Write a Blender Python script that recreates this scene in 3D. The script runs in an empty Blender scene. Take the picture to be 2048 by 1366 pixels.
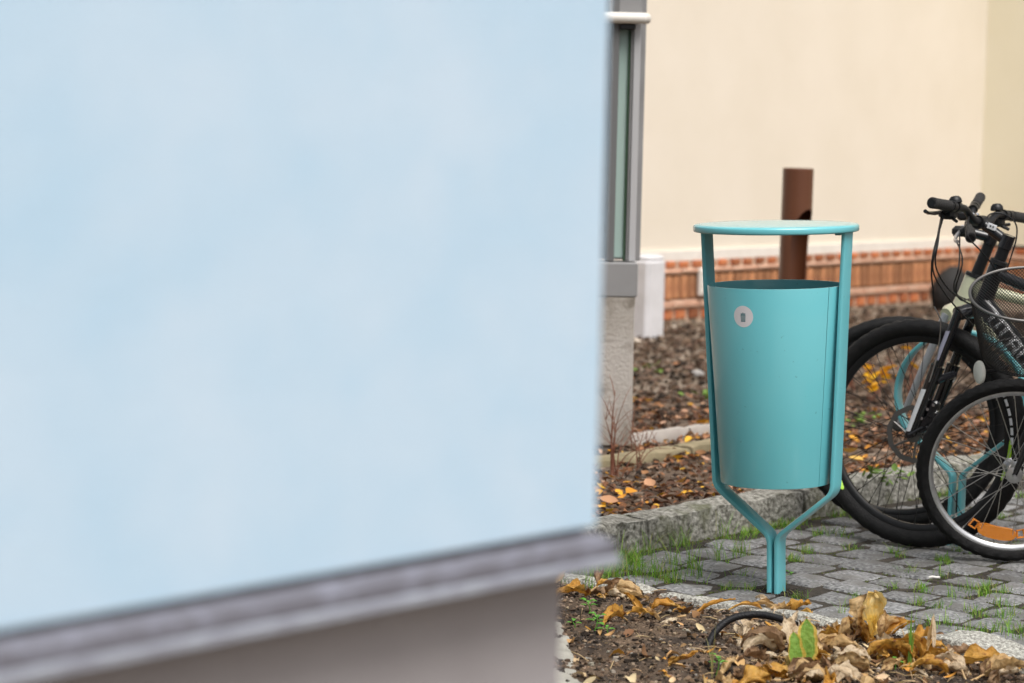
import bpy, math, random
from mathutils import Vector, Matrix, noise
random.seed(7)
PI = math.pi
rad = math.radians
C = bpy.context.scene.collection
sc = bpy.context.scene

# ------------------------------------------------------------------ camera
FOC, CAM_H, PITCH, ROLL = 85.0, 1.36, rad(5.55), rad(1.26)
cd = bpy.data.cameras.new('camera')
cam = bpy.data.objects.new('camera', cd); C.objects.link(cam)
cd.lens = FOC; cd.sensor_width = 36; cd.clip_start = 0.05; cd.clip_end = 400
cam.location = (0, 0, CAM_H)
cam.rotation_euler = (Matrix.Rotation(PI/2-PITCH, 3, 'X') @ Matrix.Rotation(ROLL, 3, 'Z')).to_euler()
cd.dof.use_dof = True; cd.dof.focus_distance = 6.70; cd.dof.aperture_fstop = 3.4
sc.camera = cam

# ------------------------------------------------------------------ sky, sun, exposure (bright overcast day)
SUN_EL = rad(60); SUN_DIR = Vector((0.42, -0.90, 0)).normalized()   # where the light comes from
w = bpy.data.worlds.new('World'); sc.world = w; w.use_nodes = True
nt = w.node_tree; nt.nodes.clear()
sky = nt.nodes.new('ShaderNodeTexSky'); sky.sky_type = 'NISHITA'; sky.sun_disc = False
sky.sun_elevation = SUN_EL; sky.sun_rotation = math.atan2(SUN_DIR.x, SUN_DIR.y)
sky.air_density = 1.0; sky.dust_density = 6.0; sky.ozone_density = 1.0
hs = nt.nodes.new('ShaderNodeHueSaturation'); hs.inputs['Saturation'].default_value = 0.22
bg = nt.nodes.new('ShaderNodeBackground'); bg.inputs['Strength'].default_value = 0.10
wo = nt.nodes.new('ShaderNodeOutputWorld')
nt.links.new(sky.outputs[0], hs.inputs['Color']); nt.links.new(hs.outputs[0], bg.inputs['Color']); nt.links.new(bg.outputs[0], wo.inputs['Surface'])
sd = bpy.data.lights.new('sun', 'SUN'); sd.energy = 1.5; sd.angle = rad(36); sd.color = (1.0, 0.965, 0.92)
sun = bpy.data.objects.new('sun', sd); C.objects.link(sun)
sv = Vector((SUN_DIR.x*math.cos(SUN_EL), SUN_DIR.y*math.cos(SUN_EL), math.sin(SUN_EL)))
sun.rotation_euler = sv.to_track_quat('Z', 'Y').to_euler()
sc.view_settings.view_transform = 'Standard'; sc.view_settings.look = 'None'
sc.view_settings.gamma = 1; sc.view_settings.use_curve_mapping = False
sc.view_settings.exposure = 0.62
sc.render.engine = 'CYCLES'
sc.cycles.use_denoising = True
sc.cycles.max_bounces = 6; sc.cycles.diffuse_bounces = 3; sc.cycles.glossy_bounces = 3
sc.cycles.transmission_bounces = 6; sc.cycles.transparent_max_bounces = 8
sc.cycles.caustics_reflective = False; sc.cycles.caustics_refractive = False

# ------------------------------------------------------------------ photo measurements -> places in the world
_F = FOC/36*2048
_c, _s = math.cos(ROLL), math.sin(ROLL)
_f = Vector((0, math.cos(PITCH), -math.sin(PITCH))); _u0 = Vector((0, math.sin(PITCH), math.cos(PITCH)))
_r = Vector((1, 0, 0))*_c+_u0*_s; _u = -Vector((1, 0, 0))*_s+_u0*_c
def _ray(px, py): return _f+_r*((px-1024)/_F)+_u*((683-py)/_F)
def onz(px, py, z=0.0):
    d = _ray(px, py); return Vector((0, 0, CAM_H))+d*((z-CAM_H)/d.z)
def ony(px, py, Y):
    d = _ray(px, py); return Vector((0, 0, CAM_H))+d*(Y/d.y)
def proj(p):
    q = Vector(p)-Vector((0, 0, CAM_H)); d = q.dot(_f)
    return (1024+_F*q.dot(_r)/d, 683-_F*q.dot(_u)/d, d)

# ------------------------------------------------------------------ mesh helpers
class MB:
    def __init__(s): s.v = []; s.f = []; s.col = []; s.uv = []
    def add(s, vs, fs, col=None, uv=None):
        o = len(s.v); s.v += [tuple(v) for v in vs]; s.f += [tuple(i+o for i in f) for f in fs]
        if col is not None: s.col += [col]*len(vs)
        if uv is not None: s.uv += uv
        return s
    def box(s, c, d, R=None, bev=0.0):
        hx, hy, hz = d[0]/2, d[1]/2, d[2]/2; c = Vector(c)
        if bev <= 0:
            vs = [Vector((x*hx, y*hy, z*hz)) for z in (-1, 1) for y in (-1, 1) for x in (-1, 1)]
            fs = [(0, 2, 3, 1), (4, 5, 7, 6), (0, 1, 5, 4), (2, 6, 7, 3), (0, 4, 6, 2), (1, 3, 7, 5)]
        else:
            vs = []; b = min(bev, hx*.9, hy*.9, hz*.9)
            def ring(x, y, z): return [Vector((sx*x, sy*y, z)) for sx, sy in ((-1, -1), (1, -1), (1, 1), (-1, 1))]
            def oct_(ix, iy, z):
                return [Vector(q) for q in ((-ix, -hy2, z), (ix, -hy2, z), (hx2, -iy, z), (hx2, iy, z), (ix, hy2, z), (-ix, hy2, z), (-hx2, iy, z), (-hx2, -iy, z))]
            L = []
            for z, e in ((-hz, b), (-hz+b, 0), (hz-b, 0), (hz, b)):
                hx2, hy2 = hx-e, hy-e
                L.append(oct_(hx-b if e == 0 else hx-b*1.35, hy-b if e == 0 else hy-b*1.35, z))
            vs = sum(L, []); fs = [tuple(range(7, -1, -1)), tuple(range(24, 32))]
            for k in range(3):
                for i in range(8):
                    j = (i+1) % 8; fs.append((k*8+i, k*8+j, k*8+8+j, k*8+8+i))
        if R is not None: vs = [R @ v for v in vs]
        return s.add([v+c for v in vs], fs)
    def tube(s, pts, r, n=8, closed=False, caps=True, col=None):
        pts = [Vector(p) for p in pts]; m = len(pts)
        rs = r if isinstance(r, (list, tuple)) else [r]*m
        T = []
        for i in range(m):
            a = pts[(i-1) % m] if (closed or i > 0) else pts[i]; b = pts[(i+1) % m] if (closed or i < m-1) else pts[i]
            t = b-a; T.append(t.normalized() if t.length > 1e-9 else Vector((0, 0, 1)))
        up = Vector((0, 0, 1)) if abs(T[0].z) < .9 else Vector((1, 0, 0))
        nrm = (up-T[0]*up.dot(T[0])).normalized(); vs = []
        for i in range(m):
            nrm = (nrm-T[i]*nrm.dot(T[i])).normalized(); bn = T[i].cross(nrm)
            for k in range(n):
                a = 2*PI*k/n; vs.append(pts[i]+(nrm*math.cos(a)+bn*math.sin(a))*rs[i])
        fs = []
        for i in range(m if closed else m-1):
            i2 = (i+1) % m
            for k in range(n):
                k2 = (k+1) % n; fs.append((i*n+k, i*n+k2, i2*n+k2, i2*n+k))
        if caps and not closed: fs += [tuple(range(n-1, -1, -1)), tuple((m-1)*n+k for k in range(n))]
        return s.add(vs, fs, col)
    def loft(s, rings, closed_ring=True, cap=True):
        n = len(rings[0]); vs = sum([list(r) for r in rings], []); fs = []
        for i in range(len(rings)-1):
            for k in range(n if closed_ring else n-1):
                k2 = (k+1) % n; fs.append((i*n+k, i*n+k2, (i+1)*n+k2, (i+1)*n+k))
        if cap and closed_ring: fs += [tuple(range(n-1, -1, -1)), tuple((len(rings)-1)*n+k for k in range(n))]
        return s.add(vs, fs)
    def lathe(s, prof, n=32, c=(0, 0, 0), R=None, closed=False, cap=False):
        c = Vector(c); vs = []
        for i in range(n):
            a = 2*PI*i/n
            for (r, z) in prof:
                v = Vector((r*math.cos(a), r*math.sin(a), z)); vs.append((R @ v if R is not None else v)+c)
        m = len(prof); fs = []
        for i in range(n):
            i2 = (i+1) % n
            for k in range(m if closed else m-1):
                k2 = (k+1) % m; fs.append((i*m+k, i2*m+k, i2*m+k2, i*m+k2))
        if cap:
            fs.append(tuple(i*m for i in range(n-1, -1, -1))); fs.append(tuple(i*m+m-1 for i in range(n)))
        return s.add(vs, fs)

def obj(name, m, mat, parent=None, smooth=True, label=None, category=None, group=None, kind=None, auto=35):
    me = bpy.data.meshes.new(name)
    if isinstance(m, bpy.types.Mesh): me = m
    else:
        me.from_pydata(m.v, [], m.f)
        if m.col:
            ca = me.color_attributes.new('Col', 'FLOAT_COLOR', 'POINT')
            ca.data.foreach_set('color', [x for c in m.col for x in (c[0], c[1], c[2], 1.0)])
        if m.uv:
            ul = me.uv_layers.new(name='UV')
            for lp in me.loops: ul.data[lp.index].uv = m.uv[lp.vertex_index]
        me.validate(); me.update()
        if smooth:
            me.polygons.foreach_set('use_smooth', [True]*len(me.polygons))
            if auto: me.set_sharp_from_angle(angle=rad(auto))
        if mat is not None: me.materials.append(mat)
    o = bpy.data.objects.new(name, me); C.objects.link(o)
    if parent is not None: o.parent = parent
    return tag(o, label, category, group, kind)
def tag(o, label=None, category=None, group=None, kind=None):
    if label: o['label'] = label
    if category: o['category'] = category
    if group: o['group'] = group
    if kind: o['kind'] = kind
    return o
def thing(name, label, category, loc=(0, 0, 0), rot=None, group=None):
    o = bpy.data.objects.new(name, None); C.objects.link(o); o.empty_display_size = .1
    o.location = loc
    if rot is not None: o.rotation_euler = rot
    return tag(o, label, category, group)
def copy_of(src, parent=None, M=None):
    o = src.copy(); C.objects.link(o)
    if parent is not None: o.parent = parent
    if M is not None: o.matrix_local = M
    return o
def fillet(pts, rads, n=7):
    out = [Vector(pts[0])]
    for i in range(1, len(pts)-1):
        p = Vector(pts[i]); a = (Vector(pts[i-1])-p); b = (Vector(pts[i+1])-p)
        la, lb = a.length, b.length; a.normalize(); b.normalize()
        ang = a.angle(b); d = min(rads[i-1]/math.tan(ang/2), la*.48, lb*.48); R = d*math.tan(ang/2)
        c = p+(a+b).normalized()*(R/math.sin(ang/2)); s0 = p+a*d-c; s1 = p+b*d-c
        tot = s0.angle(s1)
        for k in range(n+1):
            t = k/n; out.append(c+(s0*math.sin((1-t)*tot)+s1*math.sin(t*tot))/math.sin(tot))
    out.append(Vector(pts[-1])); return out
def crom(pts, n=8):
    P = [Vector(p) for p in pts]; P = [P[0]*2-P[1]]+P+[P[-1]*2-P[-2]]; out = []
    for i in range(1, len(P)-2):
        a, b, c, d = P[i-1:i+3]
        for k in range(n):
            t = k/n; out.append(.5*((2*b)+(c-a)*t+(2*a-5*b+4*c-d)*t*t+(3*b-a-3*c+d)*t**3))
    out.append(P[-2]); return out

# ------------------------------------------------------------------ materials
def mat(name, col, rough=.5, metal=0.0, col2=None, nscale=8.0, namt=1.0, bump=0.0, bscale=60.0, spec=.5, coat=0.0, detail=6.0, trans=0.0, stops=(.35, .65), third=None, tscale=200.0, tstops=(.55, .62), sub=None):
    m = bpy.data.materials.new(name); m.use_nodes = True; N = m.node_tree.nodes; L = m.node_tree.links
    b = N['Principled BSDF']; b.inputs['Roughness'].default_value = rough; b.inputs['Metallic'].default_value = metal
    b.inputs['Specular IOR Level'].default_value = spec; b.inputs['Coat Weight'].default_value = coat
    b.inputs['Base Color'].default_value = (*col, 1)
    tc = N.new('ShaderNodeTexCoord')
    src = None
    if col2 is not None:
        nz = N.new('ShaderNodeTexNoise'); nz.inputs['Scale'].default_value = nscale; nz.inputs['Detail'].default_value = detail
        L.new(tc.outputs['Object'], nz.inputs['Vector'])
        rp = N.new('ShaderNodeValToRGB'); rp.color_ramp.elements[0].position = stops[0]; rp.color_ramp.elements[1].position = stops[1]
        rp.color_ramp.elements[0].color = (*col, 1); rp.color_ramp.elements[1].color = (*col2, 1)
        L.new(nz.outputs['Fac'], rp.inputs['Fac']); src = rp.outputs['Color']
        if third is not None:
            n2 = N.new('ShaderNodeTexNoise'); n2.inputs['Scale'].default_value = tscale; n2.inputs['Detail'].default_value = 3
            L.new(tc.outputs['Object'], n2.inputs['Vector'])
            r2 = N.new('ShaderNodeValToRGB'); r2.color_ramp.elements[0].position = tstops[0]; r2.color_ramp.elements[1].position = tstops[1]
            r2.color_ramp.elements[0].color = (0, 0, 0, 1); r2.color_ramp.elements[1].color = (1, 1, 1, 1)
            L.new(n2.outputs['Fac'], r2.inputs['Fac'])
            mx = N.new('ShaderNodeMixRGB'); mx.inputs['Color2'].default_value = (*third, 1)
            L.new(r2.outputs['Color'], mx.inputs['Fac']); L.new(src, mx.inputs['Color1']); src = mx.outputs['Color']
        L.new(src, b.inputs['Base Color'])
    if bump > 0:
        nb = N.new('ShaderNodeTexNoise'); nb.inputs['Scale'].default_value = bscale; nb.inputs['Detail'].default_value = 5
        L.new(tc.outputs['Object'], nb.inputs['Vector'])
        bp = N.new('ShaderNodeBump'); bp.inputs['Strength'].default_value = bump; bp.inputs['Distance'].default_value = .01
        L.new(nb.outputs['Fac'], bp.inputs['Height']); L.new(bp.outputs['Normal'], b.inputs['Normal'])
    if trans > 0: translucent(m, trans)
    return m
def translucent(m, amt):
    N = m.node_tree.nodes; L = m.node_tree.links; b = N['Principled BSDF']; out = N['Material Output']
    t = N.new('ShaderNodeBsdfTranslucent'); mx = N.new('ShaderNodeMixShader'); mx.inputs['Fac'].default_value = amt
    bc = b.inputs['Base Color']
    if bc.is_linked: L.new(bc.links[0].from_socket, t.inputs['Color'])
    else: t.inputs['Color'].default_value = bc.default_value
    L.new(b.outputs[0], mx.inputs[1]); L.new(t.outputs[0], mx.inputs[2]); L.new(mx.outputs[0], out.inputs['Surface'])
def mat_attr(name, rough=.7, bump=0.0, bscale=80., trans=0.0, spec=.3):
    m = mat(name, (.5, .5, .5), rough, bump=bump, bscale=bscale, spec=spec)
    N = m.node_tree.nodes; a = N.new('ShaderNodeAttribute'); a.attribute_name = 'Col'
    m.node_tree.links.new(a.outputs['Color'], N['Principled BSDF'].inputs['Base Color'])
    if trans: translucent(m, trans)
    return m
def mat_rand(m, amt=.25):     # each piece a little lighter or darker
    N = m.node_tree.nodes; L = m.node_tree.links; b = N['Principled BSDF']; bc = b.inputs['Base Color']
    oi = N.new('ShaderNodeObjectInfo'); mr = N.new('ShaderNodeMapRange')
    mr.inputs['To Min'].default_value = 1-amt; mr.inputs['To Max'].default_value = 1+amt
    L.new(oi.outputs['Random'], mr.inputs['Value'])
    hv = N.new('ShaderNodeHueSaturation'); L.new(mr.outputs[0], hv.inputs['Value'])
    if bc.is_linked: L.new(bc.links[0].from_socket, hv.inputs['Color'])
    else: hv.inputs['Color'].default_value = bc.default_value
    L.new(hv.outputs[0], bc); return m

TEAL = (.14, .51, .565)
M_teal = mat('teal_powder_coat', TEAL, .34, col2=(.155, .525, .58), nscale=3, bump=.03, bscale=900, coat=.8, third=(.10, .36, .40), tscale=70, tstops=(.70, .76))
M_teal.node_tree.nodes['Principled BSDF'].inputs['Coat Roughness'].default_value = .07
M_blue = mat('light_blue_plaster', (.455, .625, .77), .9, col2=(.54, .67, .79), nscale=7, stops=(.3, .7), bump=.25, bscale=220)
M_drip = mat('grey_drip_profile', (.135, .132, .155), .5, col2=(.21, .215, .26), nscale=40, stops=(.45, .75))
M_plinth = mat('grey_plinth_render', (.34, .315, .32), .92, col2=(.38, .355, .36), nscale=5, bump=.3, bscale=150)
M_cream = mat('cream_plaster', (.76, .685, .575), .9, col2=(.79, .715, .61), nscale=2.2, bump=.25, bscale=90)
M_cream2 = mat('yellow_cream_plaster', (.80, .74, .57), .9, col2=(.82, .76, .60), nscale=2.2, bump=.25, bscale=90)
M_white = mat('white_plaster_band', (.82, .78, .72), .85, col2=(.75, .70, .64), nscale=9)
M_brick = mat_rand(mat('red_brick', (.36, .095, .035), .85, col2=(.42, .15, .06), nscale=14, bump=.5, bscale=90), .4)
M_brick2 = mat_rand(mat('orange_brick', (.50, .235, .11), .85, col2=(.38, .16, .075), nscale=14, bump=.5, bscale=90), .3)
M_brick3 = mat_rand(mat('pale_pink_brick', (.62, .40, .29), .85, col2=(.55, .31, .21), nscale=14, bump=.5, bscale=90), .15)
M_mortar = mat('pale_mortar', (.58, .42, .31), .95, col2=(.48, .34, .25), nscale=20, bump=.4, bscale=120)
M_conc = mat('weathered_concrete', (.42, .385, .35), .9, col2=(.27, .24, .20), nscale=4, bump=.5, bscale=80, stops=(.38, .68), third=(.16, .135, .105), tscale=9, tstops=(.54, .72))
M_wstone = mat('white_painted_stone', (.68, .67, .69), .85, col2=(.60, .59, .60), nscale=8, bump=.3, bscale=70)
M_gran = mat_rand(mat('grey_granite', (.105, .105, .108), .75, col2=(.36, .36, .358), nscale=80, bump=1.0, bscale=150, third=(.17, .164, .155), tscale=9, tstops=(.48, .66), detail=12, stops=(.36, .66)), .22)
M_gran2 = mat_rand(mat('pale_granite', (.20, .19, .165), .82, col2=(.60, .59, .53), nscale=120, stops=(.36, .62), detail=10, bump=1.0, bscale=110, third=(.15, .14, .12), tscale=260, tstops=(.52, .66)), .1)
M_kerb = mat('mossy_granite_kerb', (.085, .08, .062), .9, col2=(.42, .405, .36), nscale=60, stops=(.34, .66), bump=1.0, bscale=70, third=(.10, .105, .05), tscale=7, tstops=(.5, .68), detail=12)
M_joint = mat('dark_joint_soil', (.020, .016, .012), .95, col2=(.055, .044, .032), nscale=30, bump=.8, bscale=120)
M_soil = mat('brown_soil', (.024, .016, .011), .95, col2=(.125, .082, .050), nscale=7, detail=10, bump=1.0, bscale=90, third=(.24, .165, .11), tscale=70, tstops=(.58, .70))
M_bed = mat('bed_earth', (.055, .034, .021), .95, col2=(.14, .095, .064), nscale=9, bump=1.0, bscale=50, third=(.27, .21, .16), tscale=35, tstops=(.55, .68))
M_grav = mat('beige_gravel_ground', (.17, .13, .095), .95, col2=(.27, .215, .165), nscale=14, bump=1.0, bscale=60)
M_ground = mat('far_ground', (.17, .14, .11), .95, col2=(.24, .20, .16), nscale=3, bump=.5, bscale=30)
M_attr = mat_attr('scattered_earth_pieces', .9, bump=.4, bscale=120)
M_leafattr = mat_attr('leaf_litter', .7, trans=.15)
M_grass = mat_attr('grass_blades', .55, trans=.35)
M_brown = mat('brown_bollard_paint', (.115, .040, .018), .38, col2=(.125, .045, .02), nscale=4, coat=.1)
M_black = mat('black_plastic', (.009, .009, .010), .42, spec=.35)
M_blackgl = mat('black_gloss_paint', (.010, .010, .012), .18, coat=.5)
M_rubber = mat('black_rubber', (.007, .007, .0075), .6, col2=(.012, .0115, .0115), nscale=40, bump=.35, bscale=260, spec=.22)
M_grip = mat('ribbed_black_grip', (.016, .015, .015), .6, bump=.8, bscale=400)
M_spk = mat('black_spokes', (.02, .018, .016), .4, metal=.5)
M_spks = mat('steel_spokes', (.55, .53, .50), .35, metal=.9)
M_alu = mat('brushed_aluminium', (.62, .62, .63), .32, metal=.9, col2=(.52, .52, .53), nscale=30)
M_dalu = mat('dark_steel', (.16, .155, .15), .42, metal=.8)
M_chrome = mat('bright_chrome', (.8, .8, .82), .12, metal=1.0)
M_creamp = mat('pale_green_cream_paint', (.68, .68, .48), .3, col2=(.60, .60, .40), nscale=9, coat=.4)
M_lime = mat('lime_print', (.42, .75, .03), .45)
M_wprint = mat('white_print', (.75, .76, .78), .5)
M_orange = mat('orange_reflector', (.90, .28, .015), .25, coat=.5, bump=.6, bscale=500)
M_refl = mat('clear_reflector', (.72, .72, .66), .12, coat=.6, bump=.7, bscale=500)
M_bag = mat('black_bag_film', (.004, .004, .005), .38, bump=.6, bscale=30, spec=.2)
M_hose = mat('black_pipe', (.008, .008, .0095), .5, bump=.3, bscale=200, spec=.3)
M_metal = mat('grey_coated_metal', (.20, .195, .195), .45, col2=(.28, .275, .275), nscale=3)
M_metal2 = mat('light_grey_metal', (.42, .415, .42), .4)
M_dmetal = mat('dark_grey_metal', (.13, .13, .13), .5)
M_rail = mat('cream_white_rail', (.72, .68, .62), .4)
M_teal_lid = M_teal
M_twig = mat('red_brown_twig', (.15, .045, .022), .7, col2=(.22, .10, .06), nscale=30)
M_tealc = mat('teal_cloth', (.08, .40, .45), .6)
M_palec = mat('pale_plastic', (.62, .66, .50), .5)
M_purple = mat('lilac_grey_print', (.33, .33, .42), .5)
mg = bpy.data.materials.new('greenish_glass'); mg.use_nodes = True
_b = mg.node_tree.nodes['Principled BSDF']; _b.inputs['Base Color'].default_value = (.55, .72, .66, 1)
_b.inputs['Roughness'].default_value = .12; _b.inputs['Transmission Weight'].default_value = .35; M_glass = mg

def leaf_mat(name, c1, c2, spot, edge=None):
    m = mat(name, c1, .6, col2=c2, nscale=18, bump=.6, bscale=90, third=spot, tscale=45, tstops=(.56, .70))
    N = m.node_tree.nodes; L = m.node_tree.links; b = N['Principled BSDF']; bc = b.inputs['Base Color']
    uv = N.new('ShaderNodeUVMap'); sx = N.new('ShaderNodeSeparateXYZ'); L.new(uv.outputs[0], sx.inputs[0])
    # fine veins run along the leaf
    wv = N.new('ShaderNodeTexWave'); wv.inputs['Scale'].default_value = 3.2; wv.inputs['Distortion'].default_value = 1.0
    L.new(uv.outputs[0], wv.inputs['Vector']); mv = N.new('ShaderNodeMixRGB'); mv.blend_type = 'MULTIPLY'; mv.inputs['Fac'].default_value = .16
    L.new(bc.links[0].from_socket, mv.inputs['Color1']); L.new(wv.outputs['Color'], mv.inputs['Color2']); src = mv.outputs['Color']
    if edge is not None:
        mu = N.new('ShaderNodeMath'); mu.operation = 'SUBTRACT'; mu.inputs[1].default_value = .5; L.new(sx.outputs['X'], mu.inputs[0])
        ab = N.new('ShaderNodeMath'); ab.operation = 'ABSOLUTE'; L.new(mu.outputs[0], ab.inputs[0])
        nz = N.new('ShaderNodeTexNoise'); nz.inputs['Scale'].default_value = 4; L.new(uv.outputs[0], nz.inputs['Vector'])
        ad = N.new('ShaderNodeMath'); ad.operation = 'MULTIPLY_ADD'; ad.inputs[1].default_value = .35; L.new(nz.outputs['Fac'], ad.inputs[0]); L.new(ab.outputs[0], ad.inputs[2])
        rp = N.new('ShaderNodeValToRGB'); rp.color_ramp.elements[0].position = .50; rp.color_ramp.elements[1].position = .56
        L.new(ad.outputs[0], rp.inputs['Fac'])
        me_ = N.new('ShaderNodeMixRGB'); me_.inputs['Color2'].default_value = (*edge, 1); L.new(rp.outputs['Color'], me_.inputs['Fac']); L.new(src, me_.inputs['Color1']); src = me_.outputs['Color']
    L.new(src, bc); translucent(m, .45 if 'yellow' in name else .3); return m
M_ltan = leaf_mat('tan_dry_leaf', (.56, .35, .14), (.70, .50, .26), (.20, .09, .035))
M_lora = leaf_mat('orange_wilted_leaf', (.58, .27, .035), (.68, .40, .09), (.20, .07, .018))
M_lbro = leaf_mat('brown_dry_leaf', (.24, .13, .06), (.42, .27, .15), (.10, .055, .03))
M_lyel = leaf_mat('yellow_wilted_leaf', (.95, .64, .13), (.95, .78, .40), (.88, .54, .10))
M_lpal = leaf_mat('pale_papery_leaf', (.66, .50, .32), (.76, .63, .45), (.34, .21, .11))
M_lgrn = leaf_mat('green_leaf_with_yellow_margin', (.22, .42, .06), (.30, .48, .08), (.20, .38, .05), edge=(.80, .58, .12))
M_weed = mat('fresh_green_leaf', (.13, .38, .045), .45, trans=.3)
M_yfl = mat_attr('yellow_orange_leaf', .5, trans=.35)

# ------------------------------------------------------------------ the place: two axes, along the kerb (K) and along the soil edging (E)
BED = 0.08
pk, pk2 = onz(1240, 1108), onz(1750, 1010)
pe, pe2 = onz(1150, 1150), onz(1890, 1274)
Kv = (pk2-pk).normalized(); Ev = (pe2-pe).normalized()
_d = Kv.x*Ev.y-Kv.y*Ev.x
_q = pe-pk
O = pk+Kv*((_q.x*Ev.y-_q.y*Ev.x)/_d)
def AB(a, b, z=0.0): return Vector((O.x+Ev.x*a+Kv.x*b, O.y+Ev.y*a+Kv.y*b, z))
def ab_of(p):
    q = Vector(p)-O; return ((q.x*Kv.y-q.y*Kv.x)/(Ev.x*Kv.y-Ev.y*Kv.x), (Ev.x*q.y-Ev.y*q.x)/(Ev.x*Kv.y-Ev.y*Kv.x))
KA = math.atan2(Kv.y, Kv.x); EA = math.atan2(Ev.y, Ev.x)
En = Vector((Kv.y, -Kv.x, 0))       # square to the kerb, towards the paving and the camera
def nz(x, y, s, k=0.0): return noise.noise(Vector((x*s, y*s, k)))
def sheet(name, fn, na, nb, matl, **k):
    m = MB(); vs = [fn(i/na, j/nb) for j in range(nb+1) for i in range(na+1)]
    m.add(vs, [(j*(na+1)+i, j*(na+1)+i+1, (j+1)*(na+1)+i+1, (j+1)*(na+1)+i) for j in range(nb) for i in range(na)])
    return obj(name, m, matl, auto=0, kind='structure', **k)
# far ground sheet out to the horizon
g = MB(); g.add([(-150, -150, -.14), (150, -150, -.14), (150, 150, -.14), (-150, 150, -.14)], [(0, 1, 2, 3)])
obj('ground', g, M_ground, kind='structure')
# foreground soil
def soil_z(x, y):
    a, b = ab_of((x, y, 0)); rise = .035*max(0, min(1, -b/.5))
    return -.016+rise*.6+.016*nz(x, y, 6)+.010*nz(x, y, 17, 3)+.006*nz(x, y, 40, 5)
def fsoil(u, v):
    p = AB(-.9+u*3.6, -1.9+v*1.89); return Vector((p.x, p.y, soil_z(p.x, p.y)))
sheet('soil', fsoil, 220, 130, M_soil)
# joint bed under the setts
def fjoint(u, v):
    p = AB(-.02+u*4.2, -.02+v*4.0); return Vector((p.x, p.y, -.0068+.0022*nz(p.x, p.y, 14)))
sheet('paving_bed', fjoint, 130, 120, M_joint)
# planting bed behind the kerb, turning to gravel towards the house
def bed_z(x, y): return BED-.01+.022*nz(x, y, 3)+.014*nz(x, y, 9, 2)
def fbed(u, v):
    p = AB(-.10-u*2.1, -3.5+v*13); return Vector((p.x, p.y, bed_z(p.x, p.y)))
sheet('planting_bed', fbed, 80, 330, M_bed)
def fgr(u, v):
    p = AB(-2.2-u*6.8, -4+v*15); return Vector((p.x, p.y, BED-.012+.012*nz(p.x, p.y, 4)))
sheet('gravel_ground', fgr, 120, 160, M_grav)

# ---- granite setts
def sett_mesh(i):
    rnd = random.Random(100+i); U = (0, .055, .3, .5, .7, .945, 1); n = 6; m = MB(); vs = []
    j = [[rnd.uniform(-.011, .011) for _ in range(2)] for _ in range(4)]
    for v in U:
        for u in U:
            wt = ((1-u)*(1-v), u*(1-v), (1-u)*v, u*v)
            ox = sum(q*j[k][0] for k, q in enumerate(wt)); oy = sum(q*j[k][1] for k, q in enumerate(wt))
            e = max(abs(u-.5), abs(v-.5))*2; rr = (abs(u-.5)*2)**6*(abs(v-.5)*2)**6
            z = .0025*(1-e**2)-(.008 if e > .99 else 0)-.005*rr+.0045*noise.noise(Vector((u*3.4+i*7, v*3.4, i)))
            wob = 1+(.05*noise.noise(Vector((u*4, v*4, i*3.3))) if e > .85 else 0)
            vs.append(Vector(((u-.5)*(1-.05*rr)*wob, (v-.5)*(1-.05*rr)*wob, 0))*.1515+Vector((ox, oy, z)))
    top = len(vs); N1 = n+1
    rim = list(range(N1))+[y*N1+n for y in range(1, N1)]+[n*N1+x for x in range(n-1, -1, -1)]+[y*N1 for y in range(n-1, 0, -1)]
    vs += [Vector((vs[r].x*.97, vs[r].y*.97, -.06)) for r in rim]
    fs = [(y*N1+x, y*N1+x+1, (y+1)*N1+x+1, (y+1)*N1+x) for y in range(n) for x in range(n)]
    L = len(rim); fs += [(rim[k], top+k, top+(k+1) % L, rim[(k+1) % L]) for k in range(L)]
    m.add(vs, fs); me = bpy.data.meshes.new('sett'); me.from_pydata(m.v, [], m.f); me.update()
    me.polygons.foreach_set('use_smooth', [True]*len(me.polygons)); me.set_sharp_from_angle(angle=rad(38)); me.materials.append(M_gran); return me
SETTS = [sett_mesh(i) for i in range(12)]
pav = thing('paving', None, None, (O.x, O.y, 0)); pav['kind'] = 'structure'; del_keys = [k for k in ('label', 'category') if k in pav]
sett_joints = []
PW = .165
nrow = 0; nsett = 0
for jb in range(26):
    for ja in range(24):
        a = .045+(ja+.5)*PW+(.5*PW if jb % 2 else 0)*.55; b = .02+(jb+.5)*PW
        p = AB(a, b); q = proj(p)
        if not (1120 < q[0] < 2230 and 930 < q[1] < 1420) : continue
        if (p-onz(1552, 1182)).length < .085: continue
        if b > 2.55: continue
        nsett += 1
        o = bpy.data.objects.new('sett', SETTS[random.randrange(12)]); C.objects.link(o); o.parent = pav
        o.location = (p.x-O.x+random.uniform(-.004, .004), p.y-O.y+random.uniform(-.004, .004), -.004+random.uniform(-.003, .003))
        o.rotation_euler = (random.uniform(-.025, .025), random.uniform(-.025, .025), KA+random.randrange(4)*PI/2+random.uniform(-.05, .05))
        s_ = random.uniform(.97, 1.05); o.scale = (s_, random.uniform(.95, 1.04), 1)
        sett_joints.append((p, a, b))

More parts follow.
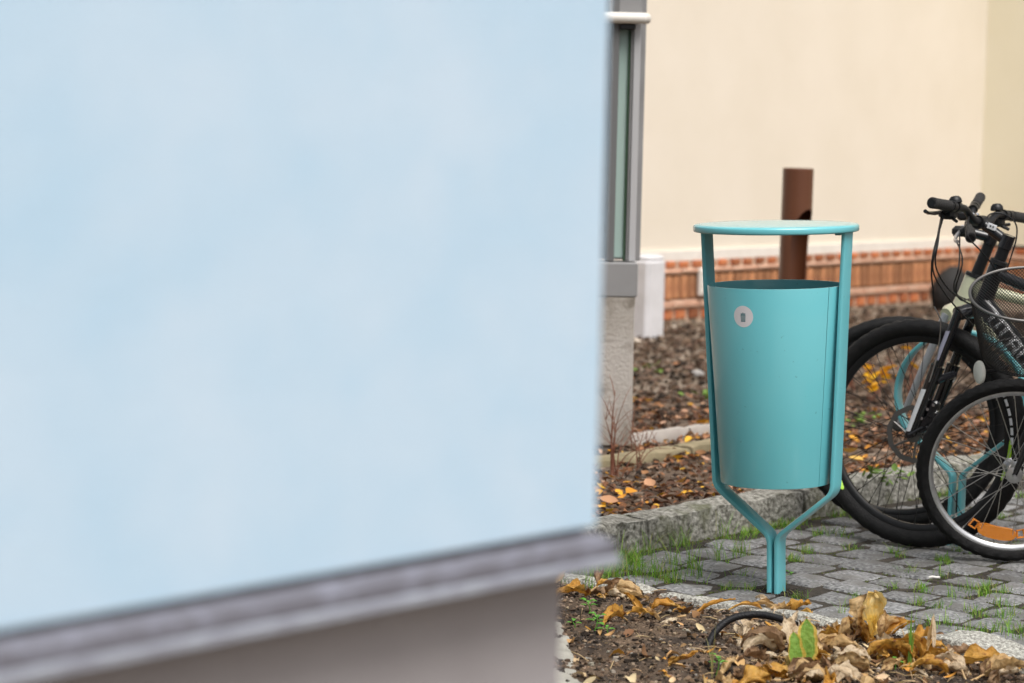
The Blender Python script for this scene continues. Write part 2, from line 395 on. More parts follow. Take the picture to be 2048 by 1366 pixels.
# ---- rough stone blocks for kerb and edgings
def rough_block(L, W, H, seed, rough=.008, nl=26, nw=7, nh=6, round_=.005):
    m = MB(); rings = []
    def prof():
        P = []
        for k in range(nw): P.append((-W/2+W*k/nw, H))
        for k in range(nh): P.append((W/2, H-H*k/nh))
        for k in range(nw): P.append((W/2-W*k/nw, 0))
        for k in range(nh): P.append((-W/2, H*k/nh))
        return P
    PR = prof()
    for i in range(nl+1):
        x = -L/2+L*i/nl; ring = []
        for (y, z) in PR:
            e = rough*(1 if z > 0 else .2)
            cy = abs(y)/(W/2); cz = z/H
            dr = round_*(cy**10)*(cz**10)
            end = round_*(abs(x)/(L/2))**14
            v = Vector((x+seed, y, z))
            yy = y*(1-end/W)-math.copysign(dr, y)+e*noise.noise(v*14+Vector((seed, 0, 0)))+.5*e*noise.noise(v*40)
            zz = z-dr*.8-end*cz+e*.7*noise.noise(v*11+Vector((0, seed, 9)))+.4*e*noise.noise(v*45)
            ring.append(Vector((x, yy, zz)))
        rings.append(ring)
    m.loft(rings); return m
def stone_row(name, p0, dirv, total, W, H, zb, stone_len, matl, seed, label=None, category=None, rough=.008, kind='structure', skip=0):
    root = thing(name, label, category, (p0.x, p0.y, zb)); root['kind'] = kind if not category else 'thing'
    ang = math.atan2(dirv.y, dirv.x); rnd = random.Random(seed); s = 0; k = 0
    while s < total:
        L = stone_len*rnd.uniform(.8, 1.2)
        o = obj('kerb_stone', rough_block(L-.008, W*rnd.uniform(.94, 1.04), H, seed+k*3.1, rough, nl=max(8, int(L*30))), matl, root, auto=38)
        c = dirv*(s+L/2); o.location = (c.x, c.y, rnd.uniform(-.004, .004)); o.rotation_euler = (rnd.uniform(-.015, .015), rnd.uniform(-.006, .006), ang+rnd.uniform(-.008, .008))
        s += L; k += 1
    return root
KW = .13
stone_row('kerb', AB(0, -.42)-En*(KW/2), Kv, 5.2, KW, .215, -.12, .95, M_kerb, 11, rough=.012)
stone_row('bed_edging', onz(1262, 887, BED)-Kv*.02, Kv, .9, .05, .10, BED-.062, .45, mat('pale_weathered_stone', (.46, .42, .38), .9, col2=(.33, .29, .26), nscale=9), 31, rough=.006)
stone_row('bed_edging', onz(1270, 918, BED)-Kv*.3, Kv, 1.15, .11, .10, BED-.074, .6, mat('mossy_tan_stone', (.30, .245, .15), .92, col2=(.19, .16, .09), nscale=11), 41, rough=.008)
stone_row('soil_edging', AB(-.10, -.03), Ev, 1.36, .06, .12, -.117, .62, M_gran2, 21, rough=.010)
# the loose-laid pale stone where the edging ends
st = obj('granite_block', rough_block(.46, .155, .13, 77.0, .014, nl=18), M_gran2, auto=60, label='big pale rough granite block half sunk at the end of the soil edging', category='stone')
st.location = onz(2035, 1322)+Vector((0, 0, -.10)); st.rotation_euler = (.02, .03, EA-.28)
# pale concrete flag beside the soil, showing past the blue building's plinth
fl = obj('concrete_flag', rough_block(.9, .10, .10, 55.0, .016, nl=40), mat('pale_concrete', (.40, .38, .33), .9, col2=(.30, .29, .25), nscale=18, bump=.6), auto=60, label='narrow pale concrete flag between the brown soil and the grey plinth', category='stone')
_p = onz(1112, 1330); fl.location = (_p.x, _p.y, -.085); fl.rotation_euler = (0, 0, math.atan2(.86, -.06))

# ------------------------------------------------------------------ light blue building, close to the camera
C0 = ony(1204, 560, 2.6); C0.z = 0
bb = thing('blue_building', 'light blue plastered building corner with grey drip rail above a grey plinth', 'building', (C0.x, C0.y, 0))
Kn, Ex = Kv, En          # En is square to K
def quad_prism(c, k0, k1, e0, e1, z0, z1):   # box in the building's axes
    P = [c+Kn*k+Ex*e for k, e in ((k0, e0), (k1, e0), (k1, e1), (k0, e1))]
    m = MB(); m.add([Vector((p.x, p.y, z0)) for p in P]+[Vector((p.x, p.y, z1)) for p in P],
                    [(3, 2, 1, 0), (4, 5, 6, 7), (0, 1, 5, 4), (1, 2, 6, 5), (2, 3, 7, 6), (3, 0, 4, 7)]); return m
ZW = ony(1193, 1050, 2.6).z
Zo = Vector((0, 0, 0))
obj('facade_wall', quad_prism(Zo, -5.0, 0, -4.0, 0, ZW, 3.6), M_blue, bb, smooth=False)
INS = .045
obj('plinth', quad_prism(Zo, -5.0+INS, -.004, -4.0+INS, -INS, -.14, ZW-.0449), M_plinth, bb, smooth=False)
# drip rail: thin shadow lip, sloping light nose, grey face, bright lower bead (cross-section swept round the corner)
def rail(name, dp, mm):
    m = MB(); rings = []
    for k0, diag in ((-5.0, 0), (0, 1), (0, 2)):
        ring = []
        for (e, z) in dp:
            p = Kn*k0+Ex*e if diag == 0 else (Kn*e+Ex*e if diag == 1 else Kn*e-Ex*4.0)
            ring.append(Vector((p.x, p.y, ZW+z)))
        rings.append(ring)
    m.loft(rings); return obj(name, m, mm, bb, auto=20)
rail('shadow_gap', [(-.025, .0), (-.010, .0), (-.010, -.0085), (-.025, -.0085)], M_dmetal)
rail('drip_rail', [(-.030, -.0088), (.002, -.0088), (.0145, -.0170), (.0165, -.0190), (.0165, -.0325), (-.030, -.0325)], M_drip)
rail('drip_bead', [(-.030, -.0328), (.0185, -.0328), (.0205, -.0345), (.0205, -.0425), (.017, -.0445), (-.030, -.0445)], mat('pale_drip_bead', (.36, .385, .44), .45, col2=(.27, .28, .33), nscale=25))

# ------------------------------------------------------------------ cream house with brick plinth
wl = onz(1330, 645, BED); wr = onz(1840, 606, BED)
hk = (wr-wl).normalized(); hn = Vector((hk.y, -hk.x, 0))      # hn faces the camera
# inner corner where the wing starts
best = min((abs(proj(wl+hk*(t*.01)+Vector((0, 0, 1.3)))[0]-1975), t) for t in range(0, 900))[1]*.01
hs_ = thing('cream_house', 'cream plastered house with low red brick plinth behind the bin', 'house', (wl.x, wl.y, BED))
L0, L1 = -3.2, best
def hp(k, n_, z): p = hk*k+hn*n_; return Vector((p.x, p.y, z))
def hbox(k0, k1, n0, n1, z0, z1):
    m = MB(); P = [(k0, n0), (k1, n0), (k1, n1), (k0, n1)]
    m.add([hp(k, n_, z0) for k, n_ in P]+[hp(k, n_, z1) for k, n_ in P], [(3, 2, 1, 0), (4, 5, 6, 7), (0, 1, 5, 4), (1, 2, 6, 5), (2, 3, 7, 6), (3, 0, 4, 7)]); return m
PH = .375
obj('wall', hbox(L0, L1, -.4, -.03, PH+.018, 6.5), M_cream, hs_, smooth=False)
obj('wing_wall', hbox(L1, L1+.4, -.4, 6.0, PH+.018, 6.5), M_cream2, hs_, smooth=False)
obj('wall_foot_band', hbox(L0, L1-.002, -.38, -.012, PH-.006, PH+.055), M_white, hs_, smooth=False)
pl = obj('plinth', hbox(L0, L1+.02, -.39, -.012, -.2, PH-.008), M_mortar, hs_, smooth=False)
plw = obj('wing_plinth', hbox(L1+.012, L1+.38, -.38, 5.9, -.2, PH-.008), M_mortar, hs_, smooth=False)
def brick_mesh(wd, ht, dp_, m_):
    b = MB().box((0, 0, 0), (wd, dp_, ht), bev=.006); me = bpy.data.meshes.new('brick'); me.from_pydata(b.v, [], b.f); me.update(); me.materials.append(m_); return me
rows = [(.010, .062, .092, .125, M_brick), (.082, .045, .24, .25, M_brick3), (.137, .145, .060, .075, M_brick2), (.292, .030, .24, .25, M_brick3), (.326, .044, .084, .125, M_brick)]
hang = math.atan2(hk.y, hk.x)
obj('recessed_joint', hbox(L0+.01, L1-.01, -.30, -.0105, .134, .285), mat('dark_brown_joint', (.16, .085, .04), .95, col2=(.22, .13, .07), nscale=30), pl, smooth=False)
for ri, (z0, ht, wd, pitch, mm) in enumerate(rows):
    me = brick_mesh(wd, ht-.006, .05, mm)
    k = -1.1+(ri*.037)
    while k < L1-.02:
        o = bpy.data.objects.new('brick', me); C.objects.link(o); o.parent = pl
        o.location = hp(k, random.uniform(-.026, -.018)+(.012 if ri in (1, 3) else 0), z0+ht/2+random.uniform(-.002, .002)); o.rotation_euler = (0, random.uniform(-.01, .01), hang); k += pitch
    k = .06
    while k < 2.2:
        o = bpy.data.objects.new('brick', me); C.objects.link(o); o.parent = plw
        o.location = hp(L1+.026-random.uniform(0, .006), k, z0+ht/2); o.rotation_euler = (0, 0, hang+PI/2); k += pitch
# white vent plate on the plinth
tv = min((abs(proj(wl+hk*(t*.01)+Vector((0, 0, .2)))[0]-1406), t) for t in range(-50, 300))[1]*.01
vp = obj('vent_plate', MB().box((0, 0, 0), (.12, .03, .17), bev=.006), M_white, hs_); vp.location = hp(tv, .018, .235); vp.rotation_euler = (0, 0, hang)
for q in range(4):
    s_ = obj('slat', MB().box((0, 0, 0), (.10, .012, .012)), M_white, vp, smooth=False); s_.location = (0, -.018, -.055+q*.036); s_.rotation_euler = (.5, 0, 0)

# white painted boundary stone in front of the plinth
wp = onz(1289, 672, BED)
ws = thing('boundary_stone', 'squat white painted stone post standing before the brick plinth', 'stone', (wp.x, wp.y, BED-.03), (0, 0, hang))
obj('shaft', MB().box((0, 0, .235), (.165, .165, .47), bev=.018), M_wstone, ws)
obj('cap', MB().box((0, 0, .475), (.15, .15, .03), bev=.012), M_wstone, ws)

# glazed screen on a concrete post, beside the blue building
gp = onz(1236, 884, BED)
gs = thing('glazed_screen', 'grey framed glass screen with white hand rail on a weathered concrete post', 'screen', (gp.x, gp.y, BED), (0, 0, rad(2)))
def zat(py): return ony(1240, py, gp.y).z-BED
zb_, zp_ = zat(592), zat(522)
obj('post', rough_block(.62, .20, .12, 9.0, .004), M_conc, gs)     # footing slab
bpy.data.objects[gs.children[0].name].name = 'footing'
gs.children[0].location = (-.22, .02, -.11)
m = MB(); rings = []
for i in range(9):
    z = zb_*i/8; e = .006
    rings.append([Vector((x+e*noise.noise(Vector((x*5, z*9, y))), y+e*noise.noise(Vector((x*7, z*8, y+4))), z)) for x, y in ((-.42, -.09), (.030, -.09), (.044, -.076), (.044, .09), (-.42, .09))])
m.loft(rings); obj('concrete_post', m, M_conc, gs, auto=30)
obj('base_panel', MB().box((-.17, 0, (zb_+zp_)/2), (.446, .15, zp_-zb_-.004), bev=.004), M_metal, gs)
ZT = 3.2
def upright(name, x0, x1, y0, y1, mm):
    return obj(name, MB().box(((x0+x1)/2, (y0+y1)/2, (zp_+ZT)/2), (x1-x0, y1-y0, ZT-zp_), bev=.003), mm, gs)
upright('frame_post', .046, .068, .02, .10, M_metal)
upright('frame_post', .018, .045, -.03, .06, M_metal2)
upright('frame_bead', .008, .016, -.025, .03, M_metal)
upright('glass_seal', -.001, .006, -.02, .02, mat('dark_green_glass_edge', (.05, .10, .055), .3))
upright('frame_post', -.070, -.038, -.05, .05, M_dmetal)
obj('glass_pane', MB().box((-.019, 0, (zp_+ZT)/2+.004), (.036, .010, ZT-zp_-.02)), M_glass, gs, smooth=False)
obj('back_board', MB().box((-.05, .115, (zp_+ZT)/2), (.20, .012, ZT-zp_)), M_metal, gs, smooth=False)
zr = zat(37)
obj('top_panel', MB().box((-.02, -.012, (zr+ZT)/2), (.13, .075, ZT-zr), bev=.004), M_metal, gs)
obj('hand_rail', MB().tube([(-.40, -.075, zr), (.030, -.075, zr), (.052, -.072, zr), (.060, -.055, zr)], .021, 14), M_rail, gs)
obj('rail_bracket', MB().box((-.01, -.045, zr-.032), (.06, .05, .022), bev=.004), M_black, gs)

# ------------------------------------------------------------------ flat-bar sweep used by the bin and the rack
def flat_bar(path, w_, t_, bev=.003):
    """path: points (s, z) in the local xz plane; bar w_ wide along local y, t_ thick in the plane"""
    m = MB(); P = [Vector((p[0], 0, p[1])) for p in path]; rings = []
    b = bev
    prof = [(-t_/2, -w_/2+b), (-t_/2+b*.3, -w_/2+b*.3), (-t_/2+b, -w_/2), (t_/2-b, -w_/2), (t_/2-b*.3, -w_/2+b*.3), (t_/2, -w_/2+b), (t_/2, w_/2-b), (t_/2-b, w_/2), (-t_/2+b, w_/2), (-t_/2, w_/2-b)]
    for i in range(len(P)):
        a = P[max(0, i-1)]; c = P[min(len(P)-1, i+1)]; t = (c-a).normalized(); n = Vector((t.z, 0, -t.x))
        rings.append([P[i]+n*x+Vector((0, y, 0)) for x, y in prof])
    m.loft(rings); return m

# ------------------------------------------------------------------ litter bin
BP = onz(1552.5, 1182); PHI = rad(28)
bm_ = Matrix.Rotation(rad(-1.9), 3, 'Y') @ Matrix.Rotation(-PHI, 3, 'Z')
lb = thing('litter_bin', 'turquoise metal litter bin with round lid on a forked flat-bar stand', 'litter bin', (BP.x, BP.y, 0), bm_.to_euler())
BW, BT = .064, .0130
for sgn in (-1, 1):
    pts = fillet([(sgn*.0110, -.05), (sgn*.0110, .160), (sgn*.178, .296), (sgn*.2120, 1.028)], [.045, .05])
    obj('stand_arm', flat_bar([(p.x, p.y) for p in [Vector((q[0], q[1])) for q in pts]], BW, BT, .004), M_teal, lb, auto=40)
c_loc = bm_.inverted() @ Vector((-BP.x, -BP.y, 0)); c_loc.z = 0; c_loc.normalize()
r_loc = Vector((-c_loc.y, c_loc.x, 0))        # to the viewer's right
if (bm_ @ r_loc).x < 0: r_loc = -r_loc
Z0, Z1, R0, R1 = .318, .878, .156, .192
def bsurf(psi, t, off=0.0):
    r = R0+(R1-R0)*t+off; d = c_loc*math.cos(psi)+r_loc*math.sin(psi); return Vector((d.x*r, d.y*r, Z0+(Z1-Z0)*t))
def shell(p0, p1, off=0.0, th=.0025, n=64):
    m = MB(); rings = []
    for i in range(n+1):
        psi = p0+(p1-p0)*i/n
        rings.append([bsurf(psi, 0, off), bsurf(psi, .004, off+.0006), bsurf(psi, .5, off), bsurf(psi, .996, off+.0006), bsurf(psi, 1, off), bsurf(psi, 1, off-th), bsurf(psi, .5, off-th), bsurf(psi, 0, off-th)])
    m.loft(rings); return m
SEAM = rad(49.2)
door = obj('door', shell(rad(-114), SEAM-rad(.55), .0015), M_teal, lb, auto=30)
obj('back_shell', shell(SEAM+rad(.75), rad(245.5)), M_teal, lb, auto=30)
obj('floor_plate', MB().lathe([(0, Z0+.012), (R0-.003, Z0+.012), (R0-.003, Z0+.008), (0, Z0+.008)], 48), M_teal, lb)
# black strip behind the door gap, its colour standing in for the shade inside, lock barrel under the rim
obj('seam_shade_strip', shell(SEAM-rad(2.5), SEAM+rad(2.5), -.004, .002, 6), M_black, lb)
obj('lid', MB().lathe([(0, 1.0535), (.12, 1.0525), (.215, 1.0495), (.2275, 1.048), (.2315, 1.0455), (.2325, 1.042), (.2325, 1.032), (.231, 1.029), (.228, 1.028), (0, 1.028)], 96), M_teal, lb, auto=50)
for sgn in (-1, 1):
    for k in (-1, 1):
        obj('lid_bolt', MB().lathe([(0, .006), (.006, .006), (.008, .003), (.008, 0)], 10, (sgn*.19, k*.016, 1.020)), M_dalu, lb)
    obj('arm_foot_plate', MB().box((sgn*.200, 0, 1.0245), (.03, .058, .006), bev=.002), M_teal, lb)
# the black bag in it
m = MB(); rings = []
for i in range(15):
    r = (R1-.008)*i/14
    rings.append([Vector((r*math.cos(a), r*math.sin(a),   .850+.016*noise.noise(Vector((r*14*math.cos(a), r*14*math.sin(a), 1.3)))+.010*noise.noise(Vector((r*40*math.cos(a), r*40*math.sin(a), 4)))-.02*(i/14)**4)) for a in [2*PI*k/40 for k in range(40)]])
m.loft(rings, cap=False)
bagm = m
bag = obj('waste_bag', bagm, M_bag, lb, auto=0)
# round sticker with a bin pictogram
T0 = (ony(1490, 621, BP.y).z-Z0)/(Z1-Z0); PS = math.asin(-62/131.5); SR = .0298
def on_sticker(x, y, off):
    r = R0+(R1-R0)*T0; return bsurf(PS+x/r, T0+y/(Z1-Z0), off)
m = MB(); n = 48
rings = [[on_sticker(SR*q*math.cos(2*PI*k/n), SR*q*math.sin(2*PI*k/n), .0021) for k in range(n)] for q in (0.001, .25, .5, .75, 1)]+[[on_sticker(SR*math.cos(2*PI*k/n), SR*math.sin(2*PI*k/n), .0014) for k in range(n)]]
m.loft(rings, cap=False)
stk = obj('sticker', m, mat('white_vinyl', (.70, .68, .70), .45), door, auto=25)
def pict(polys):
    m = MB()
    for P in polys: m.add([on_sticker(x*.001, y*.001, .0026) for x, y in P], [tuple(range(len(P)))])
    return m
ps = [[(-7.6, 7.2), (7.6, 7.2), (7.6, 8.6), (-7.6, 8.6)], [(-2, 9.4), (2, 9.4), (2, 10.6), (-2, 10.6)], [(-7.0, 3.6), (7.0, 3.6), (7.2, 6.0), (-7.2, 6.0)],
      [(-6.6, -14.2), (6.6, -14.2), (6.6, -12.6), (-6.6, -12.6)]]
for k in range(6):
    f = -1+k*.4; wd_ = .62
    ps.append([(f*5.7-wd_, -12.7), (f*5.7+wd_, -12.7), (f*6.5+wd_, 3.7), (f*6.5-wd_, 3.7)])
obj('bin_pictogram', pict(ps), mat('teal_print', (.03, .17, .20), .5), door, smooth=False)

# ------------------------------------------------------------------ bicycle rack: ring on a forked stem, same flat bar
RP = onz(1910, 1086)
rk = thing('bicycle_rack', 'turquoise flat-bar ring bicycle rack behind the front wheels', 'bicycle rack', (RP.x, RP.y, 0), (0, 0, -rad(24)))
RC, RR = .475, .205
for sgn in (-1, 1):
    arc = [(sgn*RR*math.sin(t), RC-RR*math.cos(t)) for t in [rad(55)+(rad(180)-rad(55))*k/20 for k in range(21)]]
    base = fillet([(sgn*.0155, -.05), (sgn*.0155, .225), arc[0]], [.035])
    path = [(q[0], q[1]) for q in base[:-1]]+arc
    obj('ring_arm', flat_bar(path, .064, .0115), M_teal, rk, auto=40)

# ------------------------------------------------------------------ brown bollard lamp behind the bin
bt = ony(1588.5, 336, 11.2); BR = .0715
bl = thing('bollard_lamp', 'chocolate brown tube bollard lamp with a scooped opening behind the bin', 'bollard', (bt.x+.012, bt.y, BED-.02), (0, rad(.4), 0))
HT = bt.z-BED+.02
body = obj('tube', MB().lathe([(BR, 0), (BR, HT-.003), (BR-.003, HT), (.002, HT), (.002, HT-.008), (BR-.006, HT-.008), (BR-.006, 0)], 64, closed=True), M_brown, bl)
cut = obj('cutter', MB().lathe([(max(.0005, .112*math.sqrt(max(0, 1-abs(math.cos(PI*k/24))**5))), -.36*math.cos(PI*k/24)) for k in range(25)], 48), None)
zc = (ony(1600, 416, 11.2).z-BED+.02)-.355
cut.location = Vector((bt.x+.012, bt.y, BED-.02))+Vector((.086, -.074, zc))
bo = body.modifiers.new('scoop', 'BOOLEAN'); bo.operation = 'DIFFERENCE'; bo.object = cut; bo.solver = 'EXACT'
bpy.context.view_layer.update()
dg = bpy.context.evaluated_depsgraph_get()
nm = bpy.data.meshes.new_from_object(body.evaluated_get(dg)); body.modifiers.clear(); body.data = nm
nm.polygons.foreach_set('use_smooth', [True]*len(nm.polygons)); nm.set_sharp_from_angle(angle=rad(30))
if not nm.materials: nm.materials.append(M_brown)
bpy.data.objects.remove(cut)
obj('lamp_head', MB().lathe([(0, HT-.17), (BR-.012, HT-.17), (BR-.012, HT-.012), (0, HT-.012)], 32), M_black, bl)
obj('foot_flange', MB().lathe([(0, .03), (BR+.03, .03), (BR+.03, .02), (0, .02)], 32), M_brown, bl)

# ------------------------------------------------------------------ bicycles
def wheel(root, name, c, fx, fz, ay, r, tr, m_rim, m_spk, rim_h, spokes, tread, disc=None, decals=False, hubm=None, reflector=False, tan=None, rim_w=.013):
    def W(rad_, ang, y): return c+(fx*math.cos(ang)+fz*math.sin(ang))*rad_+ay*y
    seg = 96
    # rim
    ro = r-2*tr+.006; ri = ro-rim_h; m = MB()
    prof = [(ro, -rim_w), (ro-.004, -rim_w*1.08), (ri+.006, -rim_w*.85), (ri, -rim_w*.45), (ri, rim_w*.45), (ri+.006, rim_w*.85), (ro-.004, rim_w*1.08), (ro, rim_w)]
    vs = [W(pr, 2*PI*i/seg, py) for i in range(seg) for pr, py in prof]; n = len(prof)
    m.add(vs, [(i*n+k, ((i+1) % seg)*n+k, ((i+1) % seg)*n+(k+1) % n, i*n+(k+1) % n) for i in range(seg) for k in range(n)])
    rim = obj(name, m, m_rim, root, auto=40)
    # tyre, with blocks on the tread
    m = MB(); seg2 = 168; n = 18; vs = []
    for i in range(seg2):
        for k in range(n):
            a = 2*PI*k/n; rr = tr; ca = math.cos(a)
            if tread and ca > .15:
                lug = 1 if ((i+(2 if (k % 2) else 0)) % 4) < 2 else 0
                rr += tread*(lug if ca < .93 else (1 if (i % 3) else 0))
            vs.append(W(r-tr+rr*ca-(tread if tread else 0)*max(0, ca), 2*PI*i/seg2, rr*math.sin(a)*.98))
    m.add(vs, [(i*n+k, ((i+1) % seg2)*n+k, ((i+1) % seg2)*n+(k+1) % n, i*n+(k+1) % n) for i in range(seg2) for k in range(n)])
    obj('tyre', m, M_rubber, rim, auto=28)
    # hub
    m = MB(); hw = .05
    ax = lambda y: c+ay*y
    m.tube([ax(-hw), ax(-hw+.004), ax(-.03), ax(.03), ax(hw-.004), ax(hw)], [.012, .026, .015, .015, .026, .012], 16)
    m.tube([ax(-.068), ax(.068)], .0055, 8)
    obj('hub', m, hubm or M_dalu, rim)
    m = MB()
    for k in range(spokes):
        side = 1 if k % 2 else -1; a = 2*PI*k/spokes; da = (1 if (k//2) % 2 else -1)*rad(62)
        m.tube([W(.024, a+da, side*.028), W(ri+.004, a, side*.003)], .00115, 5, caps=False)
    for k in range(spokes):
        a = 2*PI*k/spokes; m.tube([W(ri+.002, a, 0), W(ri-.010, a, (1 if k % 2 else -1)*.0015)], .0024, 6)
    obj('spokes', m, m_spk, rim, kind='stuff')
    a = rad(250); obj('valve', MB().tube([W(ri, a, 0), W(ri-.035, a, 0)], .0035, 8), M_black, rim)
    if disc:
        m = MB(); R1_, R2_ = disc, disc-.016; y0 = .042
        for i in range(120):
            a0, a1 = 2*PI*i/120, 2*PI*(i+1)/120
            w0 = .0014*math.sin(i*PI/6); w1 = .0014*math.sin((i+1)*PI/6)
            vs = [W(R2_+w0, a0, y0), W(R1_+w0, a0, y0), W(R1_+w1, a1, y0), W(R2_+w1, a1, y0), W(R2_+w0, a0, y0+.002), W(R1_+w0, a0, y0+.002), W(R1_+w1, a1, y0+.002), W(R2_+w1, a1, y0+.002)]
            m.add(vs, [(0, 1, 2, 3), (7, 6, 5, 4), (0, 4, 5, 1), (3, 2, 6, 7)])
        for k in range(6):
            a = 2*PI*k/6; m.tube([W(.024, a, y0+.001), W(disc*.45, a+.32, y0+.001), W(R2_+.002, a+.45, y0+.001)], .004, 5)
        m.tube([ax(y0-.006), ax(y0+.004)], .026, 20)
        obj('brake_disc', m, M_dalu, rim)
    if decals:
        for a0, a1, mm_, dr in decals:
            m = MB(); k = 24; vs = []
            for i in range(k+1):
                a = a0+(a1-a0)*i/k
                th0, th1 = (rad(104), rad(150)) if mm_ is M_lime else (rad(100), rad(122))
                tp = math.sin(PI*i/k)**.4 if mm_ is M_lime else 1
                for th in [th0+(th1-th0)*(.5+(f_-.5)*tp) for f_ in (0, .33, .67, 1)]:
                    vs.append(W(r-tr+(tr+.0018)*math.cos(th), a, (tr+.0018)*math.sin(th)*.99))
            m.add(vs, [(4*i+q, 4*i+q+1, 4*i+q+5, 4*i+q+4) for i in range(k) for q in range(3) if (mm_ is M_lime or i % 4 != 3)])
            obj('tyre_print', m, mm_, rim)
    if reflector:
        a = rad(reflector); m = MB(); Rm = .205; vs = []
        for i in range(13):
            t = -1+2*i/12; aa = a+t*.30; hh = .016*math.sqrt(max(0, 1-t**4))+.004
            vs += [W(Rm-hh, aa, -.004), W(Rm+hh, aa, -.004), W(Rm+hh, aa, .008), W(Rm-hh, aa, .008)]
        m.add(vs, [(i*4+k, i*4+(k+1) % 4, i*4+4+(k+1) % 4, i*4+4+k) for i in range(12) for k in range(4)]+[(0, 1, 2, 3), (51, 50, 49, 48)])
        obj('spoke_reflector', m, M_orange, rim)
        for e in (-1, 1):
            m = MB(); aa = a+e*.36
            m.tube([W(Rm-.012, aa-.05*e, .002), W(Rm-.012, aa+.05*e, .002), W(Rm+.012, aa+.05*e, .002), W(Rm+.012, aa-.05*e, .002)], .0045, 6, closed=True)
            obj('reflector_clip', m, M_orange, rim)
    return rim

def bicycle(label, contact, head_deg, lean, steer, r, tr, o_):
    """o_: options. Returns root and a dict of points in the bicycle's own frame (x forward, y to its own left, z up)."""
    root = thing('bicycle', label, 'bicycle', (contact.x, contact.y, 0), (rad(lean), 0, rad(head_deg)), group='bicycles in the turquoise racks')
    ha = rad(o_.get('ha', 69.5)); a = Vector((-math.cos(ha), 0, math.sin(ha))); p = Vector((math.sin(ha), 0, math.cos(ha)))
    off = .045; axle = Vector((0, 0, r)); A0 = axle-p*off; Q = Matrix.Rotation(rad(steer), 3, a)
    S = lambda v: Q @ (Vector(v)-A0)+A0
    D = lambda v: Q @ Vector(v)
    X, Y, Z = Vector((1, 0, 0)), Vector((0, 1, 0)), Vector((0, 0, 1))
    fl = r+o_.get('crown', .085); ht = o_.get('head_tube', .13); up = o_.get('spacer', .05)
    mfr = o_['frame']; mfk = o_.get('fork', M_blackgl)
    wheel(root, 'front_wheel', S(axle), D(X), D(Z), D(Y), r, tr, o_['rim'], o_['spk'], o_['rim_h'], o_.get('spokes', 32), o_['tread'], o_.get('disc'), o_.get('decals', ()), o_.get('hub'), o_.get('reflector', False), rim_w=o_.get('rim_w', .013))
    # fork
    m = MB(); cr = A0+a*fl
    sus = o_.get('suspension', False); hw = .062 if sus else .05
    for s in (-1, 1):
        top = cr+p*off*.9+Y*s*hw; bot = axle+Y*s*(hw-.004)
        if sus:
            mid = top.lerp(bot, .42)
            m.tube([S(top+a*.012), S(mid)], .0155, 14)
            m.tube([S(mid-a*.002), S(mid+(bot-mid)*.04), S(mid+(bot-mid)*.06), S(mid.lerp(bot, .8)), S(bot)], [.0225, .0225, .0215, .019, .015], 14)
        else:
            m.tube([S(cr+Y*s*.02+a*.0), S(top), S(top.lerp(bot, .5)), S(bot)], [.014, .0145, .012, .009], 12)
    fk = obj('fork', m, mfk, root)
    m = MB()
    m.tube([S(cr+p*off*.9-Y*(hw+.006)), S(cr+p*off*.6-Y*hw*.5+a*.014), S(cr+p*off*.5+a*.018), S(cr+p*off*.6+Y*hw*.5+a*.014), S(cr+p*off*.9+Y*(hw+.006))], [.022, .024, .026, .024, .022], 14)
    obj('fork_crown', m, o_.get('crown_mat', M_blackgl), fk)
    if sus:
        m = MB(); t0 = (cr+p*off*.9).lerp(axle, .55)
        m.tube([S(t0-Y*hw-X*.012), S(t0-X*.045+Z*.02), S(t0+Y*hw-X*.012)], [.013, .012, .013], 10)
        obj('fork_brace', m, mfk, fk)
    for pr in o_.get('fork_prints', ()):
        s, f0, f1, wid, mm_ = pr
        m = MB(); top = cr+p*off*.9+Y*s*hw; bot = axle+Y*s*(hw-.004); vs = []
        rr0 = .0155 if f1 < .43 else .0222
        for i in range(9):
            f = f0+(f1-f0)*i/8; rr = rr0*(1-.12*max(0, f-.5)/.5) if f > .43 else rr0
            c = top.lerp(bot, f)
            for k in range(5):
                an = rad(-wid+2*wid*k/4)+o_.get('print_rot', 0); vs.append(S(c+(Y*s*math.cos(an)+X*math.sin(an))*(rr+.0016)))
        m.add(vs, [(i*5+k, i*5+k+1, i*5+6+k, i*5+5+k) for i in range(8) for k in range(4)])
        obj('fork_print', m, mm_, fk)
    if o_.get('disc'):
        c = axle+Y*.045+Vector((-.055, 0, .055)); m = MB()
        m.box(S(c), (.034, .034, .075), R=Q @ Matrix.Rotation(rad(-45), 3, 'Y'), bev=.007)
        m.box(S(c+Vector((-.012, .006, .03))), (.028, .03, .06), R=Q @ Matrix.Rotation(rad(-20), 3, 'Y'), bev=.006)
        m.box(S(c+Vector((.02, 0, -.028))), (.03, .03, .04), R=Q @ Matrix.Rotation(rad(-60), 3, 'Y'), bev=.006)
        obj('brake_caliper', m, M_blackgl, fk)
        m = MB()
        for v in ((.0, .022, .03), (.018, .022, .0), (-.02, .024, .045)): m.tube([S(c+Vector(v)-Y*.004), S(c+Vector(v)+Y*.003)], .005, 8)
        obj('caliper_bolts', m, M_chrome, fk)
        m = MB(); m.tube([S(axle+Y*.060), S(axle+Y*.078)], .012, 12); m.tube([S(axle+Y*.076), S(axle+Y*.078+Vector((-.05, .004, .03)))], [.006, .004], 8)
        obj('quick_release', m, M_blackgl, fk)
    # head tube and frame
    h0 = cr+a*.022; h1 = h0+a*ht; hr = o_.get('head_r', .026)
    obj('head_tube', MB().tube([h0, h0+a*.01, h0.lerp(h1, .5), h1-a*.01, h1], [hr*1.12, hr*1.12, hr, hr*1.02, hr*1.02], 20), o_.get('head_mat', mfr), root)
